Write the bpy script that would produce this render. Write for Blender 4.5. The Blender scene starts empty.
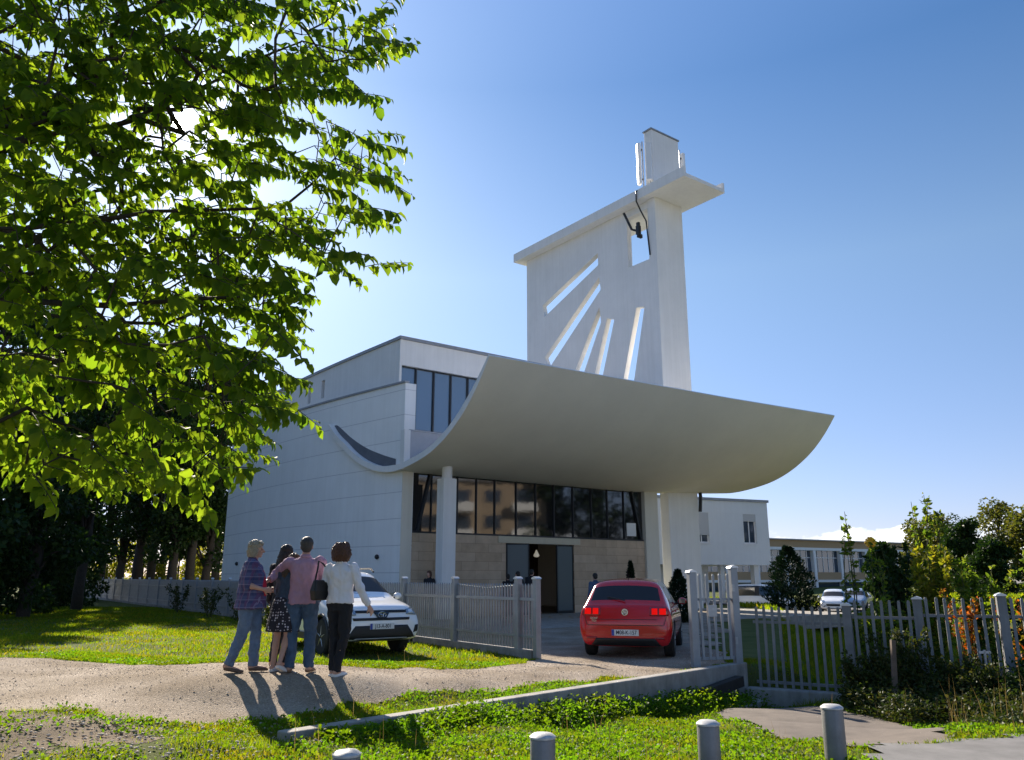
import bpy, bmesh, math, random
import numpy as np
from mathutils import Vector, Matrix, noise as mnoise
from mathutils.bvhtree import BVHTree

R = math.radians
SC = bpy.context.scene
COL = SC.collection
rng = np.random.default_rng(7)
random.seed(7)

# ------------------------------------------------------------------ camera, world, sun, exposure
cam = bpy.data.objects.new('Camera', bpy.data.cameras.new('Camera'))
COL.objects.link(cam)
cam.data.sensor_width = 36
cam.data.lens = 795 / 1024 * 36
cam.data.clip_start = 0.1
cam.data.clip_end = 6000
cam.location = (0, 0, 1.5)
cam.rotation_euler = (R(90 + 13.917), 0, 0)
SC.camera = cam

SUN_EL, SUN_AZ = R(29.44), R(24.94)          # azimuth to the left of straight ahead
sun_vec = Vector((-math.sin(SUN_AZ) * math.cos(SUN_EL), math.cos(SUN_AZ) * math.cos(SUN_EL), math.sin(SUN_EL)))
world = bpy.data.worlds.new('World')
SC.world = world
world.use_nodes = True
wn, wl = world.node_tree.nodes, world.node_tree.links
wn.clear()
w_out = wn.new('ShaderNodeOutputWorld')
w_bg = wn.new('ShaderNodeBackground')
w_bg.inputs["Strength"].default_value = 0.08
w_sky = wn.new('ShaderNodeTexSky')
w_sky.sky_type = 'NISHITA'
w_sky.sun_disc = False
w_sky.sun_elevation = SUN_EL
w_sky.sun_rotation = -SUN_AZ
w_sky.altitude = 500
w_sky.air_density = 1.0
w_sky.dust_density = 0.2
w_sky.ozone_density = 2.6
w_geo = wn.new('ShaderNodeTexCoord')

def wmath(op, a, b=None, clamp=False):
    n = wn.new('ShaderNodeMath'); n.operation = op; n.use_clamp = clamp
    for i, v in enumerate((a, b)):
        if v is None: continue
        if isinstance(v, (int, float)): n.inputs[i].default_value = v
        else: wl.new(v, n.inputs[i])
    return n.outputs[0]

w_dot = wn.new('ShaderNodeVectorMath'); w_dot.operation = 'DOT_PRODUCT'
wl.new(w_geo.outputs['Generated'], w_dot.inputs[0]); w_dot.inputs[1].default_value = sun_vec
ang = wmath('ARCCOSINE', wmath('MINIMUM', w_dot.outputs['Value'], 0.9999999))
disc = wmath('MULTIPLY', wmath('LESS_THAN', ang, R(0.55)), 500.0)
aur = wmath('MULTIPLY', wmath('POWER', 2.718, wmath('MULTIPLY', ang, -30.0)), 12.0)
aur2 = wmath('MULTIPLY', wmath('POWER', 2.718, wmath('MULTIPLY', ang, -4.6)), 3.6)
glow = wmath('ADD', wmath('ADD', disc, aur), aur2)
w_gc = wn.new('ShaderNodeVectorMath'); w_gc.operation = 'SCALE'
w_gc.inputs[0].default_value = (1.0, 0.97, 0.93); wl.new(glow, w_gc.inputs['Scale'])
# low cumulus over the horizon on the right
w_sep = wn.new('ShaderNodeSeparateXYZ'); wl.new(w_geo.outputs['Generated'], w_sep.inputs[0])
w_map = wn.new('ShaderNodeMapping'); wl.new(w_geo.outputs['Generated'], w_map.inputs[0]); w_map.inputs['Scale'].default_value = (15, 15, 26)
w_cn = wn.new('ShaderNodeTexNoise'); wl.new(w_map.outputs[0], w_cn.inputs['Vector'])
w_cn.inputs['Scale'].default_value = 1.0; w_cn.inputs['Detail'].default_value = 7; w_cn.inputs['Roughness'].default_value = 0.55
cl_top = wmath('ADD', wmath('MULTIPLY', w_cn.outputs['Fac'], 0.13), -0.012)
cl = wmath('MULTIPLY', wmath('SUBTRACT', cl_top, w_sep.outputs['Z']), 90.0, True)
cl = wmath('MULTIPLY', cl, wmath('MULTIPLY', wmath('SUBTRACT', w_sep.outputs['X'], 0.2), 6.0, True), True)
w_mix = wn.new('ShaderNodeMix'); w_mix.data_type = 'RGBA'
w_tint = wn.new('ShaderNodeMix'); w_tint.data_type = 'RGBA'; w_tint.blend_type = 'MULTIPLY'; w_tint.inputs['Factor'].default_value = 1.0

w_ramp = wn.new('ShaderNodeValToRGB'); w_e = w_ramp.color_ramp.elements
w_e[0].position = 0.06; w_e[0].color = (0.64, 0.59, 0.76, 1); w_e[1].position = 1.0; w_e[1].color = (1.25, 1.4, 1.6, 1)  # tint by elevation; unseen zenith brightened to add fill on the shaded walls
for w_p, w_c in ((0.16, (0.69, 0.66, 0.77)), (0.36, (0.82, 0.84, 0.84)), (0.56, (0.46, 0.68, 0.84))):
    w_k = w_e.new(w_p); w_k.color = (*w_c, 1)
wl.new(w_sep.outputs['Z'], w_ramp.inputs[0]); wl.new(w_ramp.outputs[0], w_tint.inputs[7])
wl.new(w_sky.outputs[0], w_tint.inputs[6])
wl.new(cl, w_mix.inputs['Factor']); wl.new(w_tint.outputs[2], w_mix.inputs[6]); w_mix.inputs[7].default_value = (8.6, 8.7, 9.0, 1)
w_add = wn.new('ShaderNodeVectorMath'); w_add.operation = 'ADD'
wl.new(w_mix.outputs[2], w_add.inputs[0]); wl.new(w_gc.outputs[0], w_add.inputs[1])
wl.new(w_add.outputs[0], w_bg.inputs['Color'])
wl.new(w_bg.outputs[0], w_out.inputs['Surface'])

sun = bpy.data.objects.new('Sun', bpy.data.lights.new('Sun', 'SUN'))
COL.objects.link(sun)
sun.data.energy = 5.0
sun.data.angle = R(0.53)
sun.data.color = (1.0, 0.90, 0.76)
sun.rotation_euler = sun_vec.to_track_quat('Z', 'Y').to_euler()
sun.location = sun_vec * 100

SC.view_settings.view_transform = 'Standard'
SC.view_settings.look = 'None'
SC.view_settings.gamma = 1
SC.view_settings.exposure = 1.14
SC.render.engine = 'CYCLES'
SC.cycles.max_bounces = 8
SC.cycles.diffuse_bounces = 6
SC.cycles.transparent_max_bounces = 8
SC.cycles.use_denoising = True

# ------------------------------------------------------------------ helpers
def link(o, parent=None):
    COL.objects.link(o)
    if parent is not None: o.parent = parent
    return o

def tag(o, label=None, cat=None, group=None, kind=None):
    if label: o['label'] = label
    if cat: o['category'] = cat
    if group: o['group'] = group
    if kind: o['kind'] = kind
    return o

def empty(name, loc=(0, 0, 0), rz=0.0, parent=None):
    o = bpy.data.objects.new(name, None)
    o.location = loc; o.rotation_euler = (0, 0, rz)
    o.empty_display_size = 0.2
    return link(o, parent)

def copy_tree(o, parent=None):
    c = o.copy(); COL.objects.link(c)
    if parent is not None: c.parent = parent
    for ch in list(o.children): copy_tree(ch, c)
    return c

class MB:
    """Collects shapes; build() links them as one mesh object."""
    def __init__(s): s.v = []; s.f = []; s.mi = []
    def add(s, vs, fs, mi=0):
        b = len(s.v); s.v += [tuple(p) for p in vs]
        for f in fs: s.f.append(tuple(b + i for i in f)); s.mi.append(mi)
        return s
    def box(s, x0, x1, y0, y1, z0, z1, mi=0, z1b=None):
        zb = z1 if z1b is None else z1b      # z1b: top height at y1
        vs = [(x0,y0,z0),(x1,y0,z0),(x1,y1,z0),(x0,y1,z0),(x0,y0,z1),(x1,y0,z1),(x1,y1,zb),(x0,y1,zb)]
        return s.add(vs, [(3,2,1,0),(4,5,6,7),(0,1,5,4),(1,2,6,5),(2,3,7,6),(3,0,4,7)], mi)
    def rbox(s, c, size, rz=0, mi=0):
        m = Matrix.Rotation(rz, 3, 'Z'); x, y, z = [k / 2 for k in size]
        vs = [Vector(c) + m @ Vector(p) for p in [(-x,-y,-z),(x,-y,-z),(x,y,-z),(-x,y,-z),(-x,-y,z),(x,-y,z),(x,y,z),(-x,y,z)]]
        return s.add(vs, [(3,2,1,0),(4,5,6,7),(0,1,5,4),(1,2,6,5),(2,3,7,6),(3,0,4,7)], mi)
    def tube(s, pts, rad, n=6, cap=True, mi=0, sx=1.0, sy=1.0):
        pts = [Vector(p) for p in pts]
        if not hasattr(rad, '__len__'): rad = [rad] * len(pts)
        vs = []; up = None
        for i, p in enumerate(pts):
            d = (pts[min(i+1, len(pts)-1)] - pts[max(i-1, 0)])
            if d.length < 1e-9: d = Vector((0,0,1))
            d.normalize()
            if up is None:
                up = Vector((1,0,0)) if abs(d.x) < 0.8 else Vector((0,1,0))
            a = (up - d * up.dot(d)).normalized(); b = d.cross(a); up = a
            for k in range(n):
                t = 2 * math.pi * k / n
                vs.append(p + a * (math.cos(t) * rad[i] * sx) + b * (math.sin(t) * rad[i] * sy))
        fs = []
        for i in range(len(pts) - 1):
            for k in range(n):
                k2 = (k + 1) % n
                fs.append((i*n+k, i*n+k2, (i+1)*n+k2, (i+1)*n+k))
        if cap:
            fs.append(tuple(reversed(range(n)))); fs.append(tuple((len(pts)-1)*n + k for k in range(n)))
        return s.add(vs, fs, mi)
    def lathe(s, prof, n=24, c=(0,0,0), axis='Z', mi=0, a0=0.0):
        vs = []
        for r, h in prof:
            for k in range(n):
                t = a0 + 2 * math.pi * k / n; x, y = r * math.cos(t), r * math.sin(t)
                p = (x, y, h) if axis == 'Z' else ((h, x, y) if axis == 'X' else (x, h, y))
                vs.append((c[0]+p[0], c[1]+p[1], c[2]+p[2]))
        fs = []
        for i in range(len(prof) - 1):
            for k in range(n):
                k2 = (k+1) % n; fs.append((i*n+k, i*n+k2, (i+1)*n+k2, (i+1)*n+k))
        fs.append(tuple(reversed(range(n)))); fs.append(tuple((len(prof)-1)*n+k for k in range(n)))
        return s.add(vs, fs, mi)
    def loft(s, rings, mi=0, cap=True):
        n = len(rings[0]); vs = [p for r in rings for p in r]; fs = []
        for i in range(len(rings)-1):
            for k in range(n):
                k2 = (k+1) % n; fs.append((i*n+k, i*n+k2, (i+1)*n+k2, (i+1)*n+k))
        if cap: fs.append(tuple(reversed(range(n)))); fs.append(tuple((len(rings)-1)*n+k for k in range(n)))
        return s.add(vs, fs, mi)
    def ell(s, c, r, n=14, m=9, rot=None, mi=0):
        rings = []
        for i in range(m):
            t = math.pi * (i + 0.5) / m
            ring = []
            for k in range(n):
                a = 2 * math.pi * k / n
                p = Vector((r[0]*math.sin(t)*math.cos(a), r[1]*math.sin(t)*math.sin(a), -r[2]*math.cos(t)))
                if rot is not None: p = rot @ p
                ring.append(Vector(c) + p)
            rings.append(ring)
        return s.loft(rings, mi)
    def prism(s, poly, ax, h0, h1, mi=0):
        """poly: 2-D points; ax 'X' extrudes (y,z) points along x, 'Y' (x,z) along y, 'Z' (x,y) along z. Convex or mild polygons."""
        def P(p, h): return (h, p[0], p[1]) if ax == 'X' else ((p[0], h, p[1]) if ax == 'Y' else (p[0], p[1], h))
        n = len(poly); vs = [P(p, h0) for p in poly] + [P(p, h1) for p in poly]
        fs = [tuple(range(n)), tuple(reversed(range(n, 2*n)))] + [(i, n+i, n+(i+1)%n, (i+1)%n) for i in range(n)]
        return s.add(vs, fs, mi)
    def mesh(s, name):
        me = bpy.data.meshes.new(name); me.from_pydata(s.v, [], s.f); me.update()
        bm = bmesh.new(); bm.from_mesh(me); bmesh.ops.recalc_face_normals(bm, faces=bm.faces); bm.to_mesh(me); bm.free()
        return me
    def build(s, name, mats, parent=None, smooth=False, bevel=0.0, segs=2, auto=None):
        me = s.mesh(name)
        if not isinstance(mats, (list, tuple)): mats = [mats]
        for m in mats: me.materials.append(m)
        if len(mats) > 1:
            for p, i in zip(me.polygons, s.mi): p.material_index = i
        o = bpy.data.objects.new(name, me); link(o, parent)
        if smooth: me.shade_smooth()
        if auto is not None:
            me.shade_smooth(); me.set_sharp_from_angle(angle=R(auto))
        if bevel:
            b = o.modifiers.new('bevel', 'BEVEL'); b.width = bevel; b.segments = segs; b.limit_method = 'ANGLE'; b.harden_normals = False
        return o

def np_mesh(name, V, F, mat, parent=None, smooth=False, mi=None, mats=None):
    """V (n,3) array; F (m,k) int array with constant k."""
    me = bpy.data.meshes.new(name)
    V = np.asarray(V, dtype=np.float32); F = np.asarray(F, dtype=np.int32)
    me.vertices.add(len(V)); me.vertices.foreach_set('co', V.ravel())
    k = F.shape[1]
    me.loops.add(F.size); me.loops.foreach_set('vertex_index', F.ravel())
    me.polygons.add(len(F)); me.polygons.foreach_set('loop_start', np.arange(0, F.size, k, dtype=np.int32))
    for m in (mats or [mat]): me.materials.append(m)
    if mi is not None: me.polygons.foreach_set('material_index', np.asarray(mi, dtype=np.int32))
    me.update(calc_edges=True)
    if smooth: me.shade_smooth()
    o = bpy.data.objects.new(name, me)
    return link(o, parent)

def baked(o):
    """Replace an object's mesh by its evaluated mesh."""
    dg = bpy.context.evaluated_depsgraph_get(); dg.update()
    me = bpy.data.meshes.new_from_object(o.evaluated_get(dg))
    o.modifiers.clear(); old = o.data; o.data = me; bpy.data.meshes.remove(old)
    me.name = o.name
    return o

def text_mesh(name, txt, size, mat, parent, loc, rot, extrude=0.002, align='CENTER', sx=1.0):
    cu = bpy.data.curves.new(name, 'FONT'); cu.body = txt; cu.size = size; cu.extrude = extrude
    cu.align_x = align; cu.align_y = 'CENTER'; cu.offset = size * 0.012
    t = bpy.data.objects.new(name, cu); COL.objects.link(t)
    dg = bpy.context.evaluated_depsgraph_get(); dg.update()
    me = bpy.data.meshes.new_from_object(t.evaluated_get(dg))
    bpy.data.objects.remove(t)
    me.materials.clear(); me.materials.append(mat)
    o = bpy.data.objects.new(name, me); link(o, parent)
    o.location = loc; o.rotation_euler = rot; o.scale = (sx, 1, 1)
    return o

# ------------------------------------------------------------------ materials
MATS = {}
def mat(name, col, rough=0.6, metal=0.0, var=0.0, vscale=4.0, bump=0.0, bscale=60.0, spec=0.5, coords='Object', col2=None, emit=0.0, coat=0.0, streak=0.0):
    if name in MATS: return MATS[name]
    m = bpy.data.materials.new(name); m.use_nodes = True
    n, l = m.node_tree.nodes, m.node_tree.links
    p = n['Principled BSDF']
    p.inputs['Base Color'].default_value = (*col, 1); p.inputs['Roughness'].default_value = rough
    p.inputs['Metallic'].default_value = metal; p.inputs['Specular IOR Level'].default_value = spec
    if coat: p.inputs['Coat Weight'].default_value = coat; p.inputs['Coat Roughness'].default_value = 0.04
    if emit: p.inputs['Emission Color'].default_value = (*col, 1); p.inputs['Emission Strength'].default_value = emit
    if var or bump or streak:
        tc = n.new('ShaderNodeTexCoord')
    if var:
        nz = n.new('ShaderNodeTexNoise'); nz.inputs['Scale'].default_value = vscale; nz.inputs['Detail'].default_value = 6; nz.inputs['Roughness'].default_value = 0.65
        l.new(tc.outputs[coords], nz.inputs['Vector'])
        rp = n.new('ShaderNodeValToRGB'); rp.color_ramp.elements[0].position = 0.3; rp.color_ramp.elements[1].position = 0.7
        c2 = col2 or tuple(c * (1 - var) for c in col)
        rp.color_ramp.elements[0].color = (*c2, 1); rp.color_ramp.elements[1].color = (*[min(1, c * (1 + 0.35 * var)) for c in col], 1)
        l.new(nz.outputs['Fac'], rp.inputs['Fac'])
        last = rp.outputs[0]
        if streak:
            mp = n.new('ShaderNodeMapping'); mp.inputs['Scale'].default_value = (3.0, 3.0, 0.12); l.new(tc.outputs[coords], mp.inputs[0])
            n2 = n.new('ShaderNodeTexNoise'); n2.inputs['Scale'].default_value = 1.6; n2.inputs['Detail'].default_value = 7; n2.inputs['Roughness'].default_value = 0.7
            l.new(mp.outputs[0], n2.inputs['Vector'])
            r2 = n.new('ShaderNodeValToRGB'); r2.color_ramp.elements[0].position = 0.32; r2.color_ramp.elements[1].position = 0.62
            r2.color_ramp.elements[0].color = (1 - streak, 1 - streak, 1 - streak * 1.1, 1)
            l.new(n2.outputs['Fac'], r2.inputs['Fac'])
            mx = n.new('ShaderNodeMix'); mx.data_type = 'RGBA'; mx.blend_type = 'MULTIPLY'; mx.inputs['Factor'].default_value = 1
            l.new(last, mx.inputs[6]); l.new(r2.outputs[0], mx.inputs[7]); last = mx.outputs[2]
        l.new(last, p.inputs['Base Color'])
    if bump:
        nb = n.new('ShaderNodeTexNoise'); nb.inputs['Scale'].default_value = bscale; nb.inputs['Detail'].default_value = 5
        l.new(tc.outputs[coords], nb.inputs['Vector'])
        b = n.new('ShaderNodeBump'); b.inputs['Strength'].default_value = bump; b.inputs['Distance'].default_value = 0.02
        l.new(nb.outputs['Fac'], b.inputs['Height']); l.new(b.outputs[0], p.inputs['Normal'])
    MATS[name] = m
    return m

def leaf_mat(name, cols, trans=0.5, tcol=None, rough=0.5, patchy=False):
    """Leaves: per-leaf random colour, part of the light passes through."""
    m = bpy.data.materials.new(name); m.use_nodes = True
    n, l = m.node_tree.nodes, m.node_tree.links
    p = n['Principled BSDF']; p.inputs['Roughness'].default_value = rough; p.inputs['Specular IOR Level'].default_value = 0.15
    g = n.new('ShaderNodeNewGeometry')
    rp = n.new('ShaderNodeValToRGB'); rp.color_ramp.interpolation = 'LINEAR'
    e = rp.color_ramp.elements
    e[0].color = (*cols[0], 1); e[1].color = (*cols[-1], 1)
    for i, c in enumerate(cols[1:-1]):
        k = e.new((i + 1) / (len(cols) - 1)); k.color = (*c, 1)
    l.new(g.outputs['Random Per Island'], rp.inputs['Fac'])
    src = rp.outputs[0]
    if patchy:      # dry and lush areas of the meadow
        tc = n.new('ShaderNodeTexCoord'); nz = n.new('ShaderNodeTexNoise'); nz.inputs['Scale'].default_value = 1.1; nz.inputs['Detail'].default_value = 5; nz.inputs['Roughness'].default_value = .7
        l.new(tc.outputs['Object'], nz.inputs['Vector']); r2 = n.new('ShaderNodeValToRGB'); r2.color_ramp.elements[0].position = .36; r2.color_ramp.elements[1].position = .62
        r2.color_ramp.elements[0].color = (1.15, .86, .6, 1); r2.color_ramp.elements[1].color = (.95, 1.12, .8, 1); k = r2.color_ramp.elements.new(.5); k.color = (.82, .86, .55, 1)
        l.new(nz.outputs['Fac'], r2.inputs[0]); m2 = n.new('ShaderNodeMix'); m2.data_type = 'RGBA'; m2.blend_type = 'MULTIPLY'; m2.inputs[0].default_value = 1
        l.new(src, m2.inputs[6]); l.new(r2.outputs[0], m2.inputs[7]); src = m2.outputs[2]
    l.new(src, p.inputs['Base Color'])
    t = n.new('ShaderNodeBsdfTranslucent')
    mx = n.new('ShaderNodeMix'); mx.data_type = 'RGBA'; mx.blend_type = 'MULTIPLY'; mx.inputs['Factor'].default_value = 1
    l.new(src, mx.inputs[6]); mx.inputs[7].default_value = (*(tcol or (2.2, 2.0, 0.8)), 1)
    l.new(mx.outputs[2], t.inputs['Color'])
    ms = n.new('ShaderNodeMixShader'); ms.inputs[0].default_value = trans
    l.new(p.outputs[0], ms.inputs[1]); l.new(t.outputs[0], ms.inputs[2])
    l.new(ms.outputs[0], n['Material Output'].inputs['Surface'])
    MATS[name] = m
    return m

def nodes_of(m): return m.node_tree.nodes, m.node_tree.links

M_plaster = mat('white_plaster', (0.82, 0.805, 0.78), 0.85, var=0.07, vscale=0.7, bump=0.05, bscale=40, streak=0.07)
M_soffit = mat('cream_soffit', (0.84, 0.78, 0.65), 0.85, var=0.06, vscale=0.55, bump=0.05, bscale=30)
M_coping = mat('grey_metal_coping', (0.30, 0.31, 0.33), 0.5, metal=0.3, var=0.15, vscale=3)
M_darkmetal = mat('dark_metal', (0.03, 0.033, 0.038), 0.45, metal=0.4)
M_steel = mat('galvanised_steel', (0.42, 0.43, 0.44), 0.42, metal=0.55, var=0.25, vscale=7, bump=0.04)
M_concrete = mat('weathered_concrete', (0.36, 0.335, 0.30), 0.9, var=0.35, vscale=3, bump=0.3, bscale=50, streak=0.25)
M_black = mat('black_plastic', (0.012, 0.012, 0.013), 0.5)
M_rubber = mat('tyre_rubber', (0.018, 0.018, 0.018), 0.85, bump=0.1)
M_chrome = mat('chrome', (0.7, 0.7, 0.72), 0.15, metal=1.0)
M_alloy = mat('wheel_alloy', (0.42, 0.43, 0.45), 0.3, metal=0.8)
M_carglass = mat('car_glass', (0.012, 0.018, 0.026), 0.03, spec=1.0, coat=0.6)
M_plate = mat('plate_white', (0.72, 0.72, 0.70), 0.5)
M_plateblue = mat('plate_blue', (0.02, 0.06, 0.35), 0.5)
M_ink = mat('plate_ink', (0.015, 0.015, 0.02), 0.6)
M_wood = mat('weathered_wood', (0.14, 0.10, 0.07), 0.85, var=0.4, vscale=9)
M_bark = mat('dark_bark', (0.045, 0.037, 0.030), 0.9, var=0.4, vscale=12, bump=0.6, bscale=25)

# side wall: white panels with a darker joint every metre
M_panel = mat('panelled_plaster', (0.88, 0.88, 0.87), 0.85, var=0.06, vscale=0.6, bump=0.05, bscale=40, streak=0.07)
def panel_lines(m, step, off, width, dark):
    n, l = nodes_of(m); p = n['Principled BSDF']
    src = p.inputs['Base Color'].links[0].from_socket
    tc = n.new('ShaderNodeTexCoord'); sp = n.new('ShaderNodeSeparateXYZ'); l.new(tc.outputs['Object'], sp.inputs[0])
    a = n.new('ShaderNodeMath'); a.operation = 'ADD'; l.new(sp.outputs['Z'], a.inputs[0]); a.inputs[1].default_value = off
    d = n.new('ShaderNodeMath'); d.operation = 'DIVIDE'; l.new(a.outputs[0], d.inputs[0]); d.inputs[1].default_value = step
    f = n.new('ShaderNodeMath'); f.operation = 'FRACT'; l.new(d.outputs[0], f.inputs[0])
    c = n.new('ShaderNodeMath'); c.operation = 'LESS_THAN'; l.new(f.outputs[0], c.inputs[0]); c.inputs[1].default_value = width / step
    mx = n.new('ShaderNodeMix'); mx.data_type = 'RGBA'; l.new(c.outputs[0], mx.inputs[0]); l.new(src, mx.inputs[6]); mx.inputs[7].default_value = (*dark, 1)
    l.new(mx.outputs[2], p.inputs['Base Color'])
panel_lines(M_panel, 1.0, 0.36, 0.03, (0.60, 0.60, 0.61))

def stone_mat():
    m = mat('travertine', (0.58, 0.44, 0.31), 0.75, var=0.2, vscale=2.0, bump=0.08, bscale=30)
    n, l = nodes_of(m); p = n['Principled BSDF']; src = p.inputs['Base Color'].links[0].from_socket
    tc = n.new('ShaderNodeTexCoord'); mp = n.new('ShaderNodeMapping'); mp.inputs['Rotation'].default_value = (R(90), 0, 0)
    l.new(tc.outputs['Object'], mp.inputs[0])
    b = n.new('ShaderNodeTexBrick'); l.new(mp.outputs[0], b.inputs['Vector'])
    b.inputs['Scale'].default_value = 1.0; b.inputs['Brick Width'].default_value = 1.3; b.inputs['Row Height'].default_value = 0.35
    b.inputs['Mortar Size'].default_value = 0.006; b.inputs['Color1'].default_value = (1, 1, 1, 1); b.inputs['Color2'].default_value = (0.84, 0.82, 0.78, 1); b.inputs['Mortar'].default_value = (0.5, 0.47, 0.43, 1)
    mx = n.new('ShaderNodeMix'); mx.data_type = 'RGBA'; mx.blend_type = 'MULTIPLY'; mx.inputs[0].default_value = 1
    l.new(src, mx.inputs[6]); l.new(b.outputs[0], mx.inputs[7]); l.new(mx.outputs[2], p.inputs['Base Color'])
    return m
M_stone = stone_mat()
M_glaz = mat('dark_reflective_glazing', (0.03, 0.032, 0.035), 0.04, metal=0.0, spec=1.0, bump=.10, bscale=1.0)
M_glaz.node_tree.nodes['Principled BSDF'].inputs['IOR'].default_value = 1.58; M_glaz.node_tree.nodes['Principled BSDF'].inputs['Base Color'].default_value = (0.012, 0.012, 0.013, 1)
M_glaz2 = mat('blue_tinted_glazing', (0.20, 0.25, 0.30), 0.04, metal=0.5, spec=0.8)
M_winfar = mat('far_window_glass', (0.05, 0.07, 0.10), 0.05, metal=0.2, spec=0.8)
M_frosted = mat('frosted_door_glass', (0.09, 0.12, 0.135), 0.3, spec=0.5)
# ------------------------------------------------------------------ terrain
WA, WB = np.array([-2.27, 8.38]), np.array([4.07, 14.92])     # retaining wall, near and far end
UP = np.array([(-3.6,11.2,.28),(-2.2,11.2,.27),(-9,12.5,.26),(-9,8,.22),(-5,8,.20),(-3,7.2,.08),(-2.3,8.6,-.03),(-1.4,9.4,-.03),(.7,11.6,-.03),(3.9,14.9,-.03),
    (-1.0,11.6,.14),(1.0,13.4,.06),(-1.9,9.0,-.05),(-.9,10.05,-.05),(-.2,10.75,-.05),(.4,11.35,-.05),(1.3,12.3,-.05),(2.2,13.2,-.05),(3.1,14.2,-.04),(-2,16.8,-.05),(-5,17,.0),(2.2,16.4,-.03),(.5,16.2,-.03),(-2.3,20.5,-.02),(-10,30,0),(0,30,0),(6,26,0),(8,34,0),(2.7,35.5,0),(-15,24,.02),(-20,40,0),(-4,5,.06),(-6,3,.02),(0,3,0),(20,60,-.3),(-40,60,0),(0,60,0),(-12,14,.1)])
LO = np.array([(0,3,0),(-2,5,.02),(-1,5.6,.01),(.3,6.0,0),(3,7.2,0),(-2.1,8.1,-.03),(-1,8.9,-.08),(.9,11,-.30),(2.2,12.3,-.45),(4.2,14.6,-.66),(5,8,-.02),(3,9.5,-.18),(4.2,11.5,-.40),(5.2,12.5,-.45),
    (7.7,13,-.34),(8,9,-.08),(12,10,-.1),(9,18,-.55),(6,18,-.6),(6,24,-.55),(14,30,-.7),(16,46,-.8),(22,54,-.8),(25,60,-.8),(27,44,.5),(32,46,1.0),(30,36,.3),(45,60,2.0),(45,40,1.6),(14,18,-.35),(20,22,-.1),(10,13,-.2),(20,95,-.8),(50,95,.3),(70,110,1)])
def idw(P, x, y):
    num = np.zeros_like(x); den = np.zeros_like(x)
    for px, py, pz in P:
        w = 1.0 / ((x - px) ** 2 + (y - py) ** 2 + 0.25) ** 2
        num += w * pz; den += w
    return num / den
def sstep(t): t = np.clip(t, 0, 1); return t * t * (3 - 2 * t)
_d = (WB - WA) / np.linalg.norm(WB - WA); _n = np.array([_d[1], -_d[0]])      # _n points to the low side
WLEN = float(np.linalg.norm(WB - WA))
_d2 = np.array([0.30, 0.954]); _n2 = np.array([_d2[1], -_d2[0]])
def hgt(x, y):
    x = np.asarray(x, float); y = np.asarray(y, float)
    s = (x - WA[0]) * _d[0] + (y - WA[1]) * _d[1]
    d1 = (x - WA[0]) * _n[0] + (y - WA[1]) * _n[1]
    d2 = (x - WB[0]) * _n2[0] + (y - WB[1]) * _n2[1]
    soft = np.where(s < 0, 0.15 + np.abs(s) * 0.6, 0.12)
    w1 = sstep((d1 + 0.04) / soft - 0.0)
    w2 = sstep((d2 - 0.3) / 2.2)
    far = sstep((s - WLEN) / 0.6)
    w = w1 * (1 - far) + w2 * far
    h = idw(UP, x, y) * (1 - w) + idw(LO, x, y) * w
    dist = np.hypot(x, y)
    fade = sstep((260 - dist) / 120)
    return h * fade
def H(x, y): return float(hgt(np.array([x]), np.array([y]))[0])

def fbm(x, y, seed=0, octaves=4, base=1.0):
    """cheap value noise on arrays"""
    out = np.zeros_like(x, dtype=float); amp = 1.0; tot = 0
    for o in range(octaves):
        fx, fy = x * base * 2 ** o + seed * 17.3, y * base * 2 ** o - seed * 9.1
        ix, iy = np.floor(fx).astype(np.int64), np.floor(fy).astype(np.int64)
        tx, ty = fx - ix, fy - iy; tx = tx*tx*(3-2*tx); ty = ty*ty*(3-2*ty)
        def h(a, b):
            n = (a * 374761393 + b * 668265263 + seed * 69069 + o * 7919) & 0xffffffff
            n = ((n ^ (n >> 13)) * 1274126177) & 0xffffffff
            return ((n ^ (n >> 16)) & 0xffff) / 65535.0
        v = (h(ix,iy)*(1-tx)+h(ix+1,iy)*tx)*(1-ty)+(h(ix,iy+1)*(1-tx)+h(ix+1,iy+1)*tx)*ty
        out += amp * v; tot += amp; amp *= 0.55
    return out / tot

def inpoly(poly, x, y):
    c = np.zeros(x.shape, bool); n = len(poly)
    for i in range(n):
        x1, y1 = poly[i]; x2, y2 = poly[(i+1) % n]
        cond = ((y1 > y) != (y2 > y)) & (x < (x2-x1)*(y-y1)/((y2-y1) + 1e-12) + x1)
        c ^= cond
    return c

GRAVEL = [(-26,13.0),(-12,13.6),(-8,13.4),(-5,12.9),(-3.2,12.6),(-1.8,12.9),(-.3,14.0),(.35,15.0),(.75,16.4),(-.9,19.2),(-6.0,27.0),(-4.6,30.4),(7.5,39.4),(9.8,36),(5.4,22),(3.9,15.2),(3.3,14.3),(2.6,13.6),(1.6,12.9),(.2,11.9),(-1.0,11.0),(-2.0,10.0),(-2.6,9.2),(-4,8.7),(-5.6,8.5),(-8,8.7),(-12,8.9),(-26,9.5)]
APRON = [(3.15,7.75),(4.1,8.15),(4.9,9.6),(5.2,11.9),(4.55,13.5),(3.9,13.9),(3.0,12.4),(2.75,10.6),(2.9,9.0)]
PARKING = [(12,46),(34,52),(40,62),(20,66),(8,58)]
def street_side(x, y): return y - (5.12 + 0.47 * x + sstep((x - 2.75) / 0.6) * (2.16 - 0.27 * x)) - 0.05 * np.sin(x * 1.7)     # <0: on the street

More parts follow.
